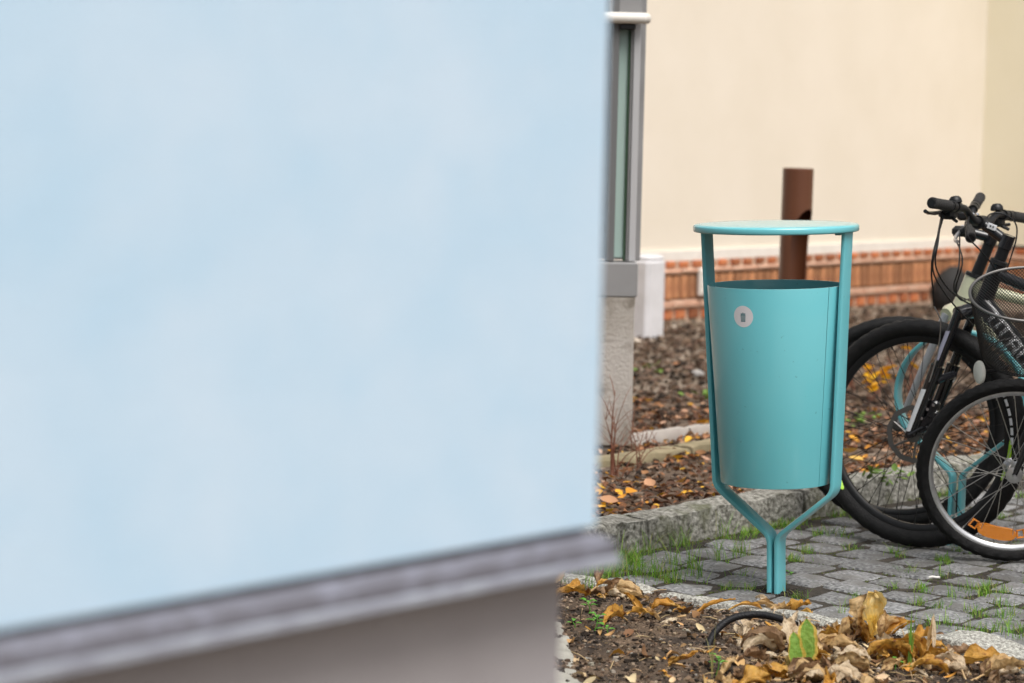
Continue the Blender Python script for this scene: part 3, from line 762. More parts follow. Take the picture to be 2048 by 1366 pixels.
    obj('headset', MB().tube([h1+a*.001, h1+a*.012, h1+a*.014, h1+a*.014+a*up], [hr*1.1, hr*1.05, .019, .018], 18), M_black, root)
    bb_ = Vector((-o_.get('wb', 1.06)+.44, 0, .30)); ra = Vector((-o_.get('wb', 1.06), 0, r)); sc_ = bb_+Vector((-.13, 0, .42))
    m = MB(); m.tube([h1-a*.03, sc_-Z*.03], [.019, .016], 14); obj('top_tube', m, mfr, root)
    m = MB(); m.tube([h0+a*.03, bb_], o_.get('down_r', .025), 18); obj('down_tube', m, mfr, root); dt0, dt1 = h0+a*.03, bb_
    m = MB(); m.tube([bb_, sc_], .0165, 14); obj('seat_tube', m, mfr, root)
    for s in (-1, 1):
        obj('chain_stay', MB().tube([bb_+Y*s*.03, ra+Y*s*.06], .010, 10), mfr, root)
        obj('seat_stay', MB().tube([sc_+Y*s*.015-Z*.03, ra+Y*s*.06+Z*.012], .008, 10), mfr, root)
    obj('seat_post', MB().tube([sc_-Z*.02, sc_+Vector((-.05, 0, .16))], .0135, 12), M_black, root)
    sp = sc_+Vector((-.05, 0, .17)); m = MB(); rings = []
    for i in range(11):
        t = i/10; wdt = .014+.062*max(0, (t-.35)/.65)**1.2; x = .14-.27*t; z = .02-.02*math.sin(PI*t)+.015*t
        rings.append([sp+Vector((x, wdt*math.cos(q), z+.018*math.sin(q))) for q in [2*PI*k/12 for k in range(12)]])
    m.loft(rings); obj('saddle', m, M_black, root)
    m = MB(); m.tube([bb_-Y*.065, bb_+Y*.065], .02, 14); m.tube([bb_-Y*.05, bb_-Y*.046], .085, 28)
    m.tube([bb_-Y*.07, bb_+Vector((.12, -.075, -.12))], [.012, .010], 10); m.tube([bb_+Y*.07, bb_+Vector((-.12, .075, .12))], [.012, .010], 10)
    obj('crankset', m, M_dalu, root)
    for s, v in ((-1, (.12, -.115, -.12)), (1, (-.12, .115, .12))): obj('pedal', MB().box(bb_+Vector(v), (.09, .075, .018), bev=.004), M_black, root)
    wheel(root, 'rear_wheel', ra, X, Z, Y, r, tr, o_['rim'], o_['spk'], o_['rim_h'], 24, 0, None, (), o_.get('hub'), rim_w=o_.get('rim_w', .013))
    # stem and handlebar
    st0 = h1+a*(.02+up); fwd = o_.get('stem_dir', Vector((.96, 0, .22))).normalized(); sl = o_.get('stem', .08); cl = st0+fwd*sl
    m = MB(); m.tube([S(st0-a*.022), S(st0+a*.02)], .021, 16); m.tube([S(st0), S(cl-fwd*.012)], [.017, .0165], 14)
    stm = obj('stem', m, M_blackgl, root)
    obj('bar_clamp', MB().tube([S(cl-Y*.024), S(cl+Y*.024)], .0215, 16), M_black, stm)
    for s in (-1, 1): obj('clamp_bolt', MB().tube([S(cl+fwd*.018+Y*s*.016+Z*.012), S(cl+fwd*.026+Y*s*.016+Z*.012)], .0045, 8), M_alu, stm)
    hwid = o_.get('bar_w', .31); rise = o_.get('rise', .03); sweep = o_.get('sweep', .04)
    def bar_pt(s, f):   # f 0..1 out along the bar
        f2 = max(0, min(1, (f-.12)/.25)); e = f2*f2*(3-2*f2)
        return cl+Y*s*hwid*f+Z*(rise*e+s*f*o_.get('bar_tilt', 0))-X*sweep*max(0, f-.15)*1.15
    bp_ = [bar_pt(-1, 1-k/16) for k in range(16)]+[bar_pt(1, k/16) for k in range(17)]
    hb = obj('handlebar', MB().tube([S(v) for v in bp_], [.0112 if abs(i-16) > 3 else .0145 for i in range(33)], 14), M_black, root)
    pts = {}
    for s in (-1, 1):
        f0 = 1-.13/hwid
        g0, g1 = bar_pt(s, f0), bar_pt(s, 1.0); d = (g1-g0).normalized()
        prof = [(0, .0165), (.004, .0175), (.006, .0155)]+[(.01+.104*k/12, .0155+.0012*(k % 2)) for k in range(13)]+[(.118, .0175), (.128, .0175), (.132, .0150)]
        m = MB(); m.tube([S(g0+d*x) for x, _ in prof], [q for _, q in prof], 18)
        gr = obj('grip', m, M_grip, root)
        obj('grip_cap', MB().tube([S(g0+d*.1325), S(g0+d*.1345)], .0115, 16), M_black, gr)
        # lever, its perch, shifter
        lv = bar_pt(s, f0)-d*.02
        ld = o_.get('lever_dir', Vector((.86, 0, -.5))).normalized()
        m = MB(); m.tube([S(lv-d*.012), S(lv+d*.012)], .0165, 14); m.tube([S(lv), S(lv+ld*.032)], [.011, .009], 10)
        pc = obj('brake_perch', m, M_black, root)
        m = MB(); L0_ = lv+ld*.035; m.tube([S(L0_-d*.01), S(L0_+d*.03+ld*.014), S(L0_+d*.075+ld*.018), S(L0_+d*.105+ld*.012)], [.006, .0065, .0055, .0062], 10)
        obj('brake_lever', m, o_.get('lever_mat', M_blackgl), root)
        sh = bar_pt(s, f0)-d*.055
        m = MB(); m.tube([S(sh-d*.012), S(sh+d*.012)], .0165, 14); m.box(S(sh+Vector((.028, 0, -.022))), (.052, .046, .034), R=Q, bev=.010); m.tube([S(sh+Vector((.02, 0, -.03))), S(sh+Vector((-.01, 0, -.045))+d*.02)], [.006, .005], 8)
        obj('shifter', m, M_black, root)
        pts['lev%d' % s] = S(L0_-d*.015); pts['sh%d' % s] = S(sh+Vector((.05, 0, -.03)))
    pts.update(dt=(dt0, dt1), cl=S(cl), crown=S(cr), h0=h0, h1=h1, axle=S(axle), S=S, D=D, bar=lambda s, f: S(bar_pt(s, f)), X=X, Y=Y, Z=Z)
    bpy.context.view_layer.update(); pts['inv'] = root.matrix_world.inverted()
    return root, pts
def bell(root, at, upv, r=.02):
    m = MB(); R = upv.to_track_quat('Z', 'Y').to_matrix()
    m.lathe([(0, .022), (r*.6, .020), (r*.92, .013), (r, .006), (r, 0), (r*.8, -.002), (0, -.002)], 20, at+upv*.012, R)
    m.tube([at, at+upv*.016], .006, 8)
    b = obj('bell', m, M_black, root); obj('bell_lever', MB().tube([at+upv*.014+R @ Vector((r, 0, 0)), at+upv*.016+R @ Vector((r+.018, 0, 0))], [.005, .006], 8), M_black, b); return b
def cable(root, pts, r=.0025, mm=None): return obj('cable', MB().tube(crom(pts, 8), r, 8), mm or M_black, root)

# A: black mountain bike, front wheel left of the basket bicycle
oA = dict(frame=M_blackgl, fork=M_blackgl, rim=M_black, spk=M_spk, rim_h=.022, tread=.0022, disc=.09, suspension=True, spokes=32,
          decals=((rad(-40), rad(-18), M_lime, 0), (rad(178), rad(202), M_lime, 0), (rad(150), rad(182), M_wprint, 0)), wb=1.10, bar_w=.37, rise=.035, sweep=.0, spacer=.055, head_tube=.16, crown=.05, stem=.105,
          fork_prints=((1, .62, .97, 34, M_wprint), (1, .14, .38, 40, M_purple)), crown_mat=M_blackgl, ha=71.2, down_r=.031, print_rot=.55, stem_dir=Vector((.82, 0, .50)), bar_tilt=.02)
cA = onz(1826, 1094)
bA, qA = bicycle('black mountain bike with disc brake and lime printed tyre nearest the bin', cA, 146, 2.0, 0, .362, .029, oA)
bell(bA, qA['bar'](1, .52), Vector((.2, 0, 1)).normalized()); bell(bA, qA['bar'](-1, .34), Vector((.1, 0, 1)).normalized())
def tube_print(root, p0, p1, r, start, glyphs, gh, mm):
    t = (p1-p0).normalized(); n_ = Vector((0, 1, 0)); u = n_.cross(t).normalized()
    if u.z < 0: u = -u
    m = MB()
    def P(x, y): th = y/r; return p0+t*(start+x)+(n_*math.cos(th)+u*math.sin(th))*(r+.0015)
    x = 0
    for g in glyphs:
        for x0, x1, y0, y1 in g:
            ny = 6; vs = []
            for k in range(ny+1):
                y = (y0+(y1-y0)*k/ny-.5)*gh; vs += [P(x+x0*gh, y), P(x+x1*gh, y)]
            m.add(vs, [(2*k, 2*k+1, 2*k+3, 2*k+2) for k in range(ny)])
        x += gh*1.05
    return obj('frame_lettering', m, mm, root)
GD = [(0, .24, 0, 1), (.24, .9, .8, 1), (.24, .9, 0, .2), (.66, .9, .2, .8)]
GR = [(0, .24, 0, 1), (.24, .85, .82, 1), (.24, .85, .42, .6), (.66, .9, .6, .82), (.6, .9, 0, .42)]
GI = [(.2, .46, 0, 1)]
tube_print(bA, qA['dt'][0], qA['dt'][1], .031, .055, [GD, GI, GR, GD, GR, GI], .046, M_wprint)
for dx_ in (0, .009): obj('stem_mark', MB().box(qA['cl']-Vector((.0505-dx_, -.0195, .0125-dx_*.3)), (.004, .002, .005)), M_black, bA)
obj('stem_print', MB().box(qA['cl']-Vector((.045, -.0172, .012)), (.030, .003, .018), R=Matrix.Rotation(rad(-17), 3, 'Y'), bev=.001), M_wprint, bA)
def loc(q, px, py, Y): return q['inv'] @ ony(px, py, Y)
cable(bA, [qA['lev1'], loc(qA, 1868, 500, 7.20), loc(qA, 1863, 545, 7.22), loc(qA, 1866, 580, 7.26), loc(qA, 1868, 612, 7.3)], .0028)
cable(bA, [loc(qA, 1868, 612, 7.3), loc(qA, 1877, 630, 7.32), loc(qA, 1882, 650, 7.36), loc(qA, 1872, 720, 7.45), loc(qA, 1840, 820, 7.5)], .0022, M_alu)
cable(bA, [qA['sh1'], loc(qA, 1872, 490, 7.2), loc(qA, 1866, 540, 7.2), loc(qA, 1885, 580, 7.25), loc(qA, 1915, 618, 7.32), loc(qA, 1945, 650, 7.4)])
cable(bA, [qA['sh1'], loc(qA, 1876, 485, 7.2), loc(qA, 1871, 530, 7.2), loc(qA, 1892, 572, 7.25), loc(qA, 1925, 600, 7.35), loc(qA, 1950, 612, 7.45)])
cable(bA, [qA['bar'](1, .25), loc(qA, 1935, 470, 7.3), loc(qA, 1960, 500, 7.35), loc(qA, 1985, 530, 7.4), loc(qA, 2000, 560, 7.42)])
cable(bA, [qA['sh-1'], loc(qA, 1970, 455, 7.5), loc(qA, 1978, 430, 7.5), loc(qA, 2005, 427, 7.5), loc(qA, 2030, 445, 7.5), loc(qA, 2033, 475, 7.5), loc(qA, 2020, 520, 7.5), loc(qA, 2012, 545, 7.5)])
# C: pale green framed bicycle behind it
oC = dict(frame=M_creamp, fork=mat('silver_grey_fork', (.45, .46, .48), .35, metal=.5), rim=M_black, spk=M_spk, rim_h=.02, tread=.0015, spokes=28, wb=1.06, bar_w=.30, rise=.05, sweep=.02, head_tube=.12, head_r=.033, spacer=.12, stem=.075, ha=70, lever_mat=M_alu, crown=.04, bar_tilt=-.05, crown_mat=M_creamp)
cC = onz(1792, 1055)
bC, qC = bicycle('pale green framed bicycle with silver fork behind the black mountain bike', cC, 163, 0.5, 4, .352, .024, oC)
cable(bC, [qC['lev1'], loc(qC, 1918, 530, 7.5), loc(qC, 1908, 570, 7.55), loc(qC, 1915, 590, 7.6), loc(qC, 1940, 602, 7.75)])
cable(bC, [qC['sh1'], loc(qC, 1925, 520, 7.5), loc(qC, 1912, 575, 7.55), loc(qC, 1922, 600, 7.6), loc(qC, 1945, 596, 7.75)])
# B: small bicycle with basket, front wheel turned
oB = dict(frame=mat('dark_red_paint', (.12, .012, .02), .25, coat=.5), fork=M_blackgl, rim=M_alu, spk=M_spks, rim_h=.016, tread=.0030, spokes=28, wb=.92, bar_w=.27, rise=.10, sweep=.12, head_tube=.11, spacer=.09, stem=.06, ha=69, hub=M_alu, reflector=283, rim_w=.0125)
cB = onz(2020, 1126)
bB, qB = bicycle('small bicycle with silver rims, orange spoke reflector and black wire basket', cB, 152, -1.5, 24, .292, .0215, oB)
# basket on B, and what lies in it
bk_top = ony(2062, 588, 7.02)
Rb = Matrix.Rotation(rad(27), 3, 'X') @ Matrix.Rotation(rad(-4), 3, 'Y')
bkR = bB.matrix_world.to_3x3().inverted() @ Rb
BH, BRT, BRB = .235, .163, .118
def bk(a, t, off=0.0):      # t 0 top .. 1 bottom, in B's frame
    r = BRT+(BRB-BRT)*t+off; r *= 1-.35*max(0, (t-.88)/.12)**2
    v = Rb @ Vector((r*math.cos(a)*1.08, r*math.sin(a)*.92, -BH*t)); return bB.matrix_world.inverted() @ (bk_top+v)
m = MB(); NW = 100
for dr in (-1, 1):
    for k in range(NW):
        a0 = 2*PI*k/NW; m.tube([bk(a0+dr*t*1.35, t) for t in [j/14 for j in range(15)]], 0.0013, 3, caps=False)
wires = obj('basket', m, M_black, bB, auto=0); wires['kind'] = 'stuff'
obj('basket_rim', MB().tube([bk(2*PI*k/64, 0) for k in range(64)], .0045, 8, closed=True), M_dalu, bB)
m = MB()
for q in (.25, .5, .75): m.tube([bk(2*PI*k/40, 1, -(BRB*.65)*(1-q)) for k in range(40)], .0012, 4, closed=True)
for k in range(16): m.tube([bk(2*PI*k/16, 1), bk(2*PI*k/16+PI, 1)], .0010, 4, caps=False)
obj('basket_floor', m, M_black, bB, kind='stuff')
obj('basket_band', MB().tube([bk(2*PI*k/64, .93, .001) for k in range(64)], .003, 6, closed=True), M_black, bB)
m = MB(); rf = ony(1957, 745, 7.05); ri_ = bB.matrix_world.inverted()
R_ = (Matrix.Rotation(rad(-52), 3, 'Z') @ Matrix.Rotation(rad(96), 3, 'X'))
m = MB(); m.lathe([(0, .006), (.018, .005), (.0255, .002), (.027, -.004), (.026, -.010), (0, -.011)], 28, ri_ @ rf, bB.matrix_world.to_3x3().inverted() @ R_ @ Matrix.Diagonal((.72, 1.3, 1)))
rfo = obj('front_reflector', m, M_refl, bB, auto=40)
obj('reflector_bracket', MB().tube([ri_ @ (rf+Vector((.012, .02, 0))), ri_ @ (rf+Vector((.05, .05, .0))), ri_ @ (rf+Vector((.10, .08, .01)))], .006, 8), M_black, bB)
# far dark sack at the wall's foot
sp_ = onz(1893, 619, BED); m = MB(); rings = []
for i in range(13):
    t = i/12; rr = .125*math.sin(PI*min(1, .12+t*.86))**.6
    rings.append([Vector((rr*(1+.12*noise.noise(Vector((math.cos(q)*2, math.sin(q)*2, t*3))))*math.cos(q)+.04*t, rr*.8*math.sin(q), .30*t)) for q in [2*PI*k/20 for k in range(20)]])
m.loft(rings); sk = obj('sack', m, mat('dark_sack', (.010, .009, .009), .75, bump=.5, bscale=20), label='dark rounded sack standing blurred at the foot of the brick plinth', category='sack', auto=0)
sk.location = (sp_.x, sp_.y, BED-.01)

# ------------------------------------------------------------------ scattered ground cover
def in_view(p, mg=160):
    q = proj(p); return 1080-mg < q[0] < 2048+mg and q[1] < 1366+mg
OCT = [(1, 0, 0), (-1, 0, 0), (0, 1, 0), (0, -1, 0), (0, 0, 1), (0, 0, -1)]
OF = [(0, 2, 4), (2, 1, 4), (1, 3, 4), (3, 0, 4), (2, 0, 5), (1, 2, 5), (3, 1, 5), (0, 3, 5)]
CUB = [(-.8, -.7, -.7), (.7, -.8, -.7), (.8, .7, -.7), (-.7, .8, -.7), (-.6, -.6, .6), (.7, -.5, .65), (.55, .65, .7), (-.65, .6, .6)]
CF = [(3, 2, 1, 0), (4, 5, 6, 7), (0, 1, 5, 4), (1, 2, 6, 5), (2, 3, 7, 6), (3, 0, 4, 7)]
def crumb(m, p, s, col, flat=.7):
    R = Matrix.Rotation(random.uniform(0, 6.3), 3, 'Z') @ Matrix.Rotation(random.uniform(-.5, .5), 3, 'X')
    src, fc = (OCT, OF) if random.random() < .5 else (CUB, CF)
    vs = [R @ Vector((x*s*random.uniform(.7, 1.2), y*s*random.uniform(.6, 1.1), z*s*flat*random.uniform(.7, 1.2)))+p for x, y, z in src]
    m.add(vs, fc, col)
def vary(c, a=.25):
    k = random.uniform(1-a, 1+a); return (c[0]*k*random.uniform(.93, 1.07), c[1]*k, c[2]*k*random.uniform(.93, 1.07))
# soil crumbs in the foreground
m = MB(); cnt = 0
cols = [(.022, .015, .010)]*9+[(.080, .052, .033)]*6+[(.17, .115, .073)]*4+[(.30, .22, .15)]*2+[(.24, .17, .12), (.27, .24, .20)]
while cnt < 19000:
    p = AB(random.uniform(-.7, 2.2), -.035-random.random()**1.2*1.5)
    if not in_view(p): continue
    s = .0018+.0075*random.random()**4+(.006 if random.random() < .02 else 0); p.z = soil_z(p.x, p.y)+s*.3
    crumb(m, p, s, vary(random.choice(cols))); cnt += 1
obj('soil_crumbs', m, M_attr, kind='stuff', auto=0, smooth=False)
# grit along the joints
m = MB()
for k in range(2600):
    p = AB(random.uniform(0, 2.3), random.uniform(0, 2.3)); s = .0012+.0035*random.random()**2
    if not in_view(p): continue
    p.z = -.006; crumb(m, p, s, vary((.07, .058, .046) if random.random() < .7 else (.16, .13, .10)))
bq = onz(1552, 1182)
for k in range(500):
    an, rr = random.uniform(0, 6.3), .11*random.random()**.6; s = .003+.007*random.random()**2
    crumb(m, Vector((bq.x+rr*math.cos(an), bq.y+rr*math.sin(an), -.012+.012*(1-rr/.11))), s, vary((.035, .028, .022)))
obj('joint_grit', m, M_attr, kind='stuff', auto=0, smooth=False)
# gravel and clods behind the kerb
m = MB(); cnt = 0
while cnt < 21000:
    a = -.16-random.random()**.8*7.5; b = random.uniform(-2, 9); p = AB(a, b)
    if not in_view(p, 60): continue
    q = proj(p); d = q[2]
    s = (.006+.018*random.random()**2.6)*(1 if d > 9 else .7); p.z = BED-.004+s*.25
    if a > -1.9: c = random.choice([(.05, .031, .02), (.085, .053, .034), (.14, .09, .06), (.028, .018, .013)])
    elif a > -4.2: c = random.choice([(.06, .036, .023), (.105, .067, .045), (.17, .115, .08), (.026, .017, .012)])
    else: c = random.choice([(.25, .195, .145), (.20, .15, .11), (.32, .265, .205), (.13, .095, .07)])
    crumb(m, p, s, vary(c)); cnt += 1
obj('gravel', m, M_attr, kind='stuff', auto=0, smooth=False)
# leaf pieces
def small_leaf(m, p, L, Wd, col, az, tilt, curl):
    R = Matrix.Rotation(az, 3, 'Z') @ Matrix.Rotation(tilt, 3, 'Y') @ Matrix.Rotation(random.uniform(-.6, .6), 3, 'X')
    prof = [(0, .04), (.22, .75), (.5, 1), (.78, .7), (1, .03)]; vs = []
    for t, ww in prof:
        x = (t-.5)*L; zc = curl*L*(t-.5)**2*2
        vs += [R @ Vector((x, -Wd/2*ww, zc+Wd*.28*ww))+p, R @ Vector((x, 0, zc))+p, R @ Vector((x, Wd/2*ww, zc+Wd*.28*ww))+p]
    fs = []
    for i in range(4): fs += [(i*3, i*3+1, i*3+4, i*3+3), (i*3+1, i*3+2, i*3+5, i*3+4)]
    m.add(vs, fs, col)
LC = [(.22, .10, .045)]*4+[(.36, .17, .08)]*3+[(.10, .048, .028)]*6+[(.46, .28, .18)]*2+[(.58, .26, .035), (.66, .36, .04)]
m = MB(); cnt = 0
while cnt < 2900:
    a = -.15-random.random()**1.3*1.9; b = -.4+random.random()*4.2; p = AB(a, b)
    if not in_view(p, 40): continue
    dens = .25+.75*max(0, min(1, .5+1.6*nz(p.x, p.y, 1.6, 7)))+(.5 if b < .5 else 0)
    if random.random() > dens*.8: continue
    L = random.uniform(.018, .045); p.z = bed_z(p.x, p.y)+.006+random.random()*.014
    small_leaf(m, p, L, L*random.uniform(.45, .7), vary(random.choice(LC)), random.uniform(0, 6.3), random.uniform(-.45, .45), random.uniform(-.5, .6)); cnt += 1
for k in range(300):
    p = AB(-2-random.random()*5, random.uniform(-1, 8))
    if not in_view(p, 40): continue
    p.z = BED+.02; L = random.uniform(.03, .06); small_leaf(m, p, L, L*.6, vary(random.choice(LC+[(.5, .45, .38)])), random.uniform(0, 6.3), random.uniform(-.4, .4), .3)
obj('leaf_litter', m, M_leafattr, kind='stuff', auto=0)

# single fallen leaves that stand out
FL = [(1356, 918, (.72, .40, .03), 'yellow'), (1405, 846, (.70, .33, .03), 'orange'), (1300, 970, (.55, .30, .17), 'pale brown'), (1247, 945, (.58, .33, .20), 'large pinkish brown'),
      (1217, 1003, (.56, .30, .16), 'broad tan'), (1365, 965, (.62, .34, .08), 'ochre'), (1262, 985, (.64, .28, .03), 'bright orange'), (1700, 905, (.66, .42, .10), 'pale yellow'), (1712, 920, (.72, .45, .12), 'cream yellow'), (1705, 880, (.66, .32, .04), 'amber')]
for px, py, c, nm_ in FL:
    p = onz(px, py, BED+.02); m = MB(); small_leaf(m, Vector((0, 0, 0)), .062, .040, c, random.uniform(0, 6.3), random.uniform(-.3, .3), random.uniform(.1, .5))
    o = obj('fallen_leaf', m, M_leafattr, label='%s fallen leaf on the bed behind the kerb, %s' % (nm_, 'behind the bicycle spokes' if px > 1600 else ('right by the blue corner' if px < 1270 else 'between blue corner and bin')), category='leaf', group='fallen leaves on the bed', auto=0)
    o.location = p
# white stone chips on the gravel, soil pebble, paper bit
for px, py, s, z, nm_, matl in ((1395, 752, .032, BED, 'pale stone chip on the gravel left of the bin', mat('pale_chip', (.42, .40, .38), .9, col2=(.3, .28, .26), nscale=40)), (1915, 1318, .017, .0, 'round blue-grey pebble beside the sunken granite block', mat('blue_grey_pebble', (.25, .26, .29), .6, col2=(.33, .34, .36), nscale=60)), (1478, 1268, .009, .0, 'whitish pebble inside the loop of black pipe', M_wstone)):
    p = onz(px, py, z+.005); m = MB(); rings = []
    for i in range(9):
        t = PI*(i+.02)/8.04; rings.append([Vector((s*math.sin(t)*math.cos(q)*(1+.2*noise.noise(Vector((math.cos(q), math.sin(q), t)))), s*.8*math.sin(t)*math.sin(q), -s*.65*math.cos(t))) for q in [2*PI*k/14 for k in range(14)]])
    m.loft(rings); o = obj('pebble', m, matl, label=nm_, category='pebble', auto=0); o.location = (p.x, p.y, p.z+s*.3)
m = MB(); m.tube([(-.016, 0, .004), (-.005, .003, .006), (.008, -.001, .005), (.017, .002, .005)], [.003, .004, .0035, .003], 8)
o = obj('cigarette_end', m, mat('white_paper', (.72, .70, .66), .8), label='white cigarette end lying on the setts', category='litter'); o.location = onz(1868, 1158, .003)

# ------------------------------------------------------------------ grass in the joints
def blade(m, p, h, az, bend, wd, c):
    d = Vector((math.cos(az), math.sin(az), 0)); sd_ = Vector((-d.y, d.x, 0)); vs = []
    for t in (0, .4, .75): 
        q = p+d*(bend*h*t*t)+Vector((0, 0, h*t*(1-.25*bend*t))); vs += [q-sd_*wd*(1-t*.55)/2, q+sd_*wd*(1-t*.55)/2]
    vs.append(p+d*(bend*h)+Vector((0, 0, h*(1-.25*bend))))
    m.add(vs, [(0, 1, 3, 2), (2, 3, 5, 4), (4, 5, 6)], c)
GC = [(.13, .31, .03), (.20, .40, .04), (.09, .23, .025), (.28, .43, .06), (.36, .36, .10), (.15, .33, .03)]
m = MB(); cnt = 0
def tuft(p, n, hmin, hmax, spread):
    for k in range(n):
        q = p+Vector((random.gauss(0, spread), random.gauss(0, spread), 0)); q.z = -.012
        blade(m, q, random.uniform(hmin, hmax), random.uniform(0, 6.3), random.uniform(.1, 1.1), random.uniform(.0014, .0028), vary(random.choice(GC), .2))
# rows along the kerb foot
for k in range(520):
    b = random.uniform(-.1, 2.3); a = abs(random.gauss(0, .04))+.004; p = AB(a, b)
    if in_view(p) and nz(p.x, p.y, 4.0, 6) > .02: tuft(p, random.randint(3, 8), .012, .045, .010)
# left corner, tall and dense
for k in range(230):
    p = AB(random.gauss(.13, .10), random.gauss(.12, .09)); tuft(p, random.randint(2, 5), .015, .08, .014)
for px, py in ((1240, 1120), (1270, 1130), (1300, 1110), (1395, 1150), (1385, 1135), (1345, 1125), (1310, 1150), (1440, 1120), (1480, 1110), (1280, 1150), (1330, 1160), (1360, 1090), (1450, 1075)):
    tuft(onz(px, py), 26, .03, .12, .014)
# joints to the right
for p, a, b in sett_joints:
    q = proj(p); wgt = .95 if (q[0] > 1790 and q[1] > 1110) else (.3 if q[0] > 1600 else .5)
    for (da, db) in ((.5, random.uniform(-.5, .5)), (random.uniform(-.5, .5), .5)):
        if random.random() < wgt and nz(p.x+da*.1, p.y+db*.1, 3.0, 5) > -.12:
            for k in range(8):
                t = AB(a+da*PW+random.gauss(0, .006), b+db*PW+random.gauss(0, .006)); tuft(t, random.randint(3, 7), .010, .045, .013)
for px, py in ((1910, 1195), (1960, 1190), (1880, 1150), (1930, 1180), (1925, 1275), (1945, 1262), (1985, 1185), (2020, 1230), (2030, 1100), (2040, 1275), (1900, 1245), (1860, 1250), (1690, 1075), (1650, 1070), (1670, 1065), (2010, 1250), (1820, 1145)):
    tuft(onz(px, py), 30, .015, .06, .016)
tuft(onz(1682, 1225), 9, .03, .075, .004); tuft(onz(1712, 1190), 4, .03, .06, .004)
obj('grass', m, M_grass, kind='stuff', auto=0)
# moss at the kerb's foot and on the joints
m = MB()
for k in range(2600):
    b = random.uniform(-.2, 2.3); a = abs(random.gauss(0, .022)); p = AB(a, b)
    if not in_view(p) or nz(p.x, p.y, 2.2, 8) < -.2: continue
    p.z = -.014+random.random()*.012*math.exp(-a/.02); crumb(m, p, random.uniform(.002, .006), vary((.085, .115, .022) if random.random() < .75 else (.13, .15, .03)))
for p, a, b in sett_joints:
    if nz(p.x, p.y, 2.5, 2) > -.05:
        for k in range(26):
            if random.random() < .5: t = AB(a+.5*PW+random.gauss(0, .005), b+random.uniform(-.5, .5)*PW)
            else: t = AB(a+random.uniform(-.5, .5)*PW, b+.5*PW+random.gauss(0, .005))
            t.z = -.0055; crumb(m, t, random.uniform(.002, .0045), vary((.07, .085, .025)))
obj('moss', m, M_attr, kind='stuff', auto=0, smooth=False)

# ------------------------------------------------------------------ wilted broad-leaved plants in the foreground soil
def leaf_geo(base, az, L, Wd, p0, p1, curl, twist=0.0, stalk=.04, crinkle=.10, seed=0, roll=0.0, rag=.35):
    """centre line leaves base at pitch p0 and ends at pitch p1 (degrees); curl bends the two halves (degrees)"""
    m = MB(); ms = MB(); n, c = 14, 8; d = Vector((math.cos(az), math.sin(az), 0)); up = Vector((0, 0, 1)); side = d.cross(up)
    pos = Vector(base); tp = p0; path = [pos.copy()]
    ns = 4
    for k in range(ns):
        ang = rad(p0); pos = pos+(d*math.cos(ang)+up*math.sin(ang))*(stalk/ns); path.append(pos.copy())
    ms.tube(path, [.0032, .0030, .0026, .0024, .0022], 6)
    vs = []; uv = []
    for i in range(n+1):
        t = i/n; ang = rad(p0+(p1-p0)*t); tan = d*math.cos(ang)+up*math.sin(ang); nor = -d*math.sin(ang)+up*math.cos(ang)
        if i: pos = pos+tan*(L/n)
        tw = rad(twist)*t+rad(roll); s2 = side*math.cos(tw)+nor*math.sin(tw); n2 = nor*math.cos(tw)-side*math.sin(tw)
        hw = Wd/2*max(.03, math.sin(PI*min(1, t**.72*1.0))**.85)*(1+rag*(noise.noise(Vector((t*7, seed, 2)))))
        for k in range(c+1):
            u = -1+2*k/c; th = rad(curl)*abs(u)*(1+.25*math.sin(seed+t*5)); R_ = 1
            x = hw*u*math.cos(th*.8); z = hw*abs(u)*math.sin(th)
            q = Vector((t*3+seed*3.7, u*1.6, seed)); cr_ = crinkle*Wd*(noise.noise(q*1.3)*1.1+noise.noise(q*2.7)*.7+noise.noise(q*6)*.3)*(.35+.65*abs(u))
            rip = .05*hw*math.sin(u*9+seed)
            vs.append(pos+s2*(x+crinkle*Wd*.5*noise.noise(q*2+Vector((9, 0, 0))))+n2*(z+cr_+rip)+tan*(crinkle*Wd*.6*noise.noise(q*2.2+Vector((0, 9, 0)))*abs(u))); uv.append((k/c, t))
    m.add(vs, [(i*(c+1)+k, i*(c+1)+k+1, (i+1)*(c+1)+k+1, (i+1)*(c+1)+k) for i in range(n) for k in range(c)], None, uv)
    return m, ms
MIX = [M_ltan, M_lora, M_lbro, M_lpal, M_lyel]
M_stalk = mat('dry_stalk', (.52, .36, .18), .6, col2=(.40, .24, .10), nscale=40)
def hosta(label, px, py, leaves, rnd_n=0, spread=.07, seed=1, mixw=(3, 3, 3, 3, 1), size=(.06, .11)):
    p = onz(px, py, -.005); p.z = soil_z(p.x, p.y)-.003; root = thing('wilted_plant', label, 'plant', p, group='wilted plants in the foreground soil')
    rnd = random.Random(seed); L_ = list(leaves)
    for k in range(rnd_n):
        mm_ = rnd.choices(MIX, mixw)[0]; L = rnd.uniform(*size)
        L_.append(((rnd.gauss(0, spread), rnd.gauss(0, spread*.6), rnd.uniform(.002, .02)), rnd.uniform(0, 360), L, L*rnd.uniform(.38, .62), rnd.uniform(0, 48), rnd.uniform(-60, 25), rnd.choice((-50, 35, 70, 95, 110, 80)), mm_, rnd.uniform(-110, 110), rnd.uniform(.004, .035), rnd.uniform(.2, .42), rnd.uniform(-50, 50)))
    for k, lf in enumerate(L_):
        off, az, L, Wd, p0, p1, curl, mm_, tw, stk_ = lf[:10]
        m, ms = leaf_geo(Vector(off), rad(az), L, Wd, p0, p1, curl, tw, stk_, seed=seed*3.3+k, crinkle=lf[10] if len(lf) > 10 else .26, roll=lf[11] if len(lf) > 11 else 0)
        lo = obj('leaf', m, mm_, root, auto=0); obj('stalk', ms, M_stalk, lo)
    return root
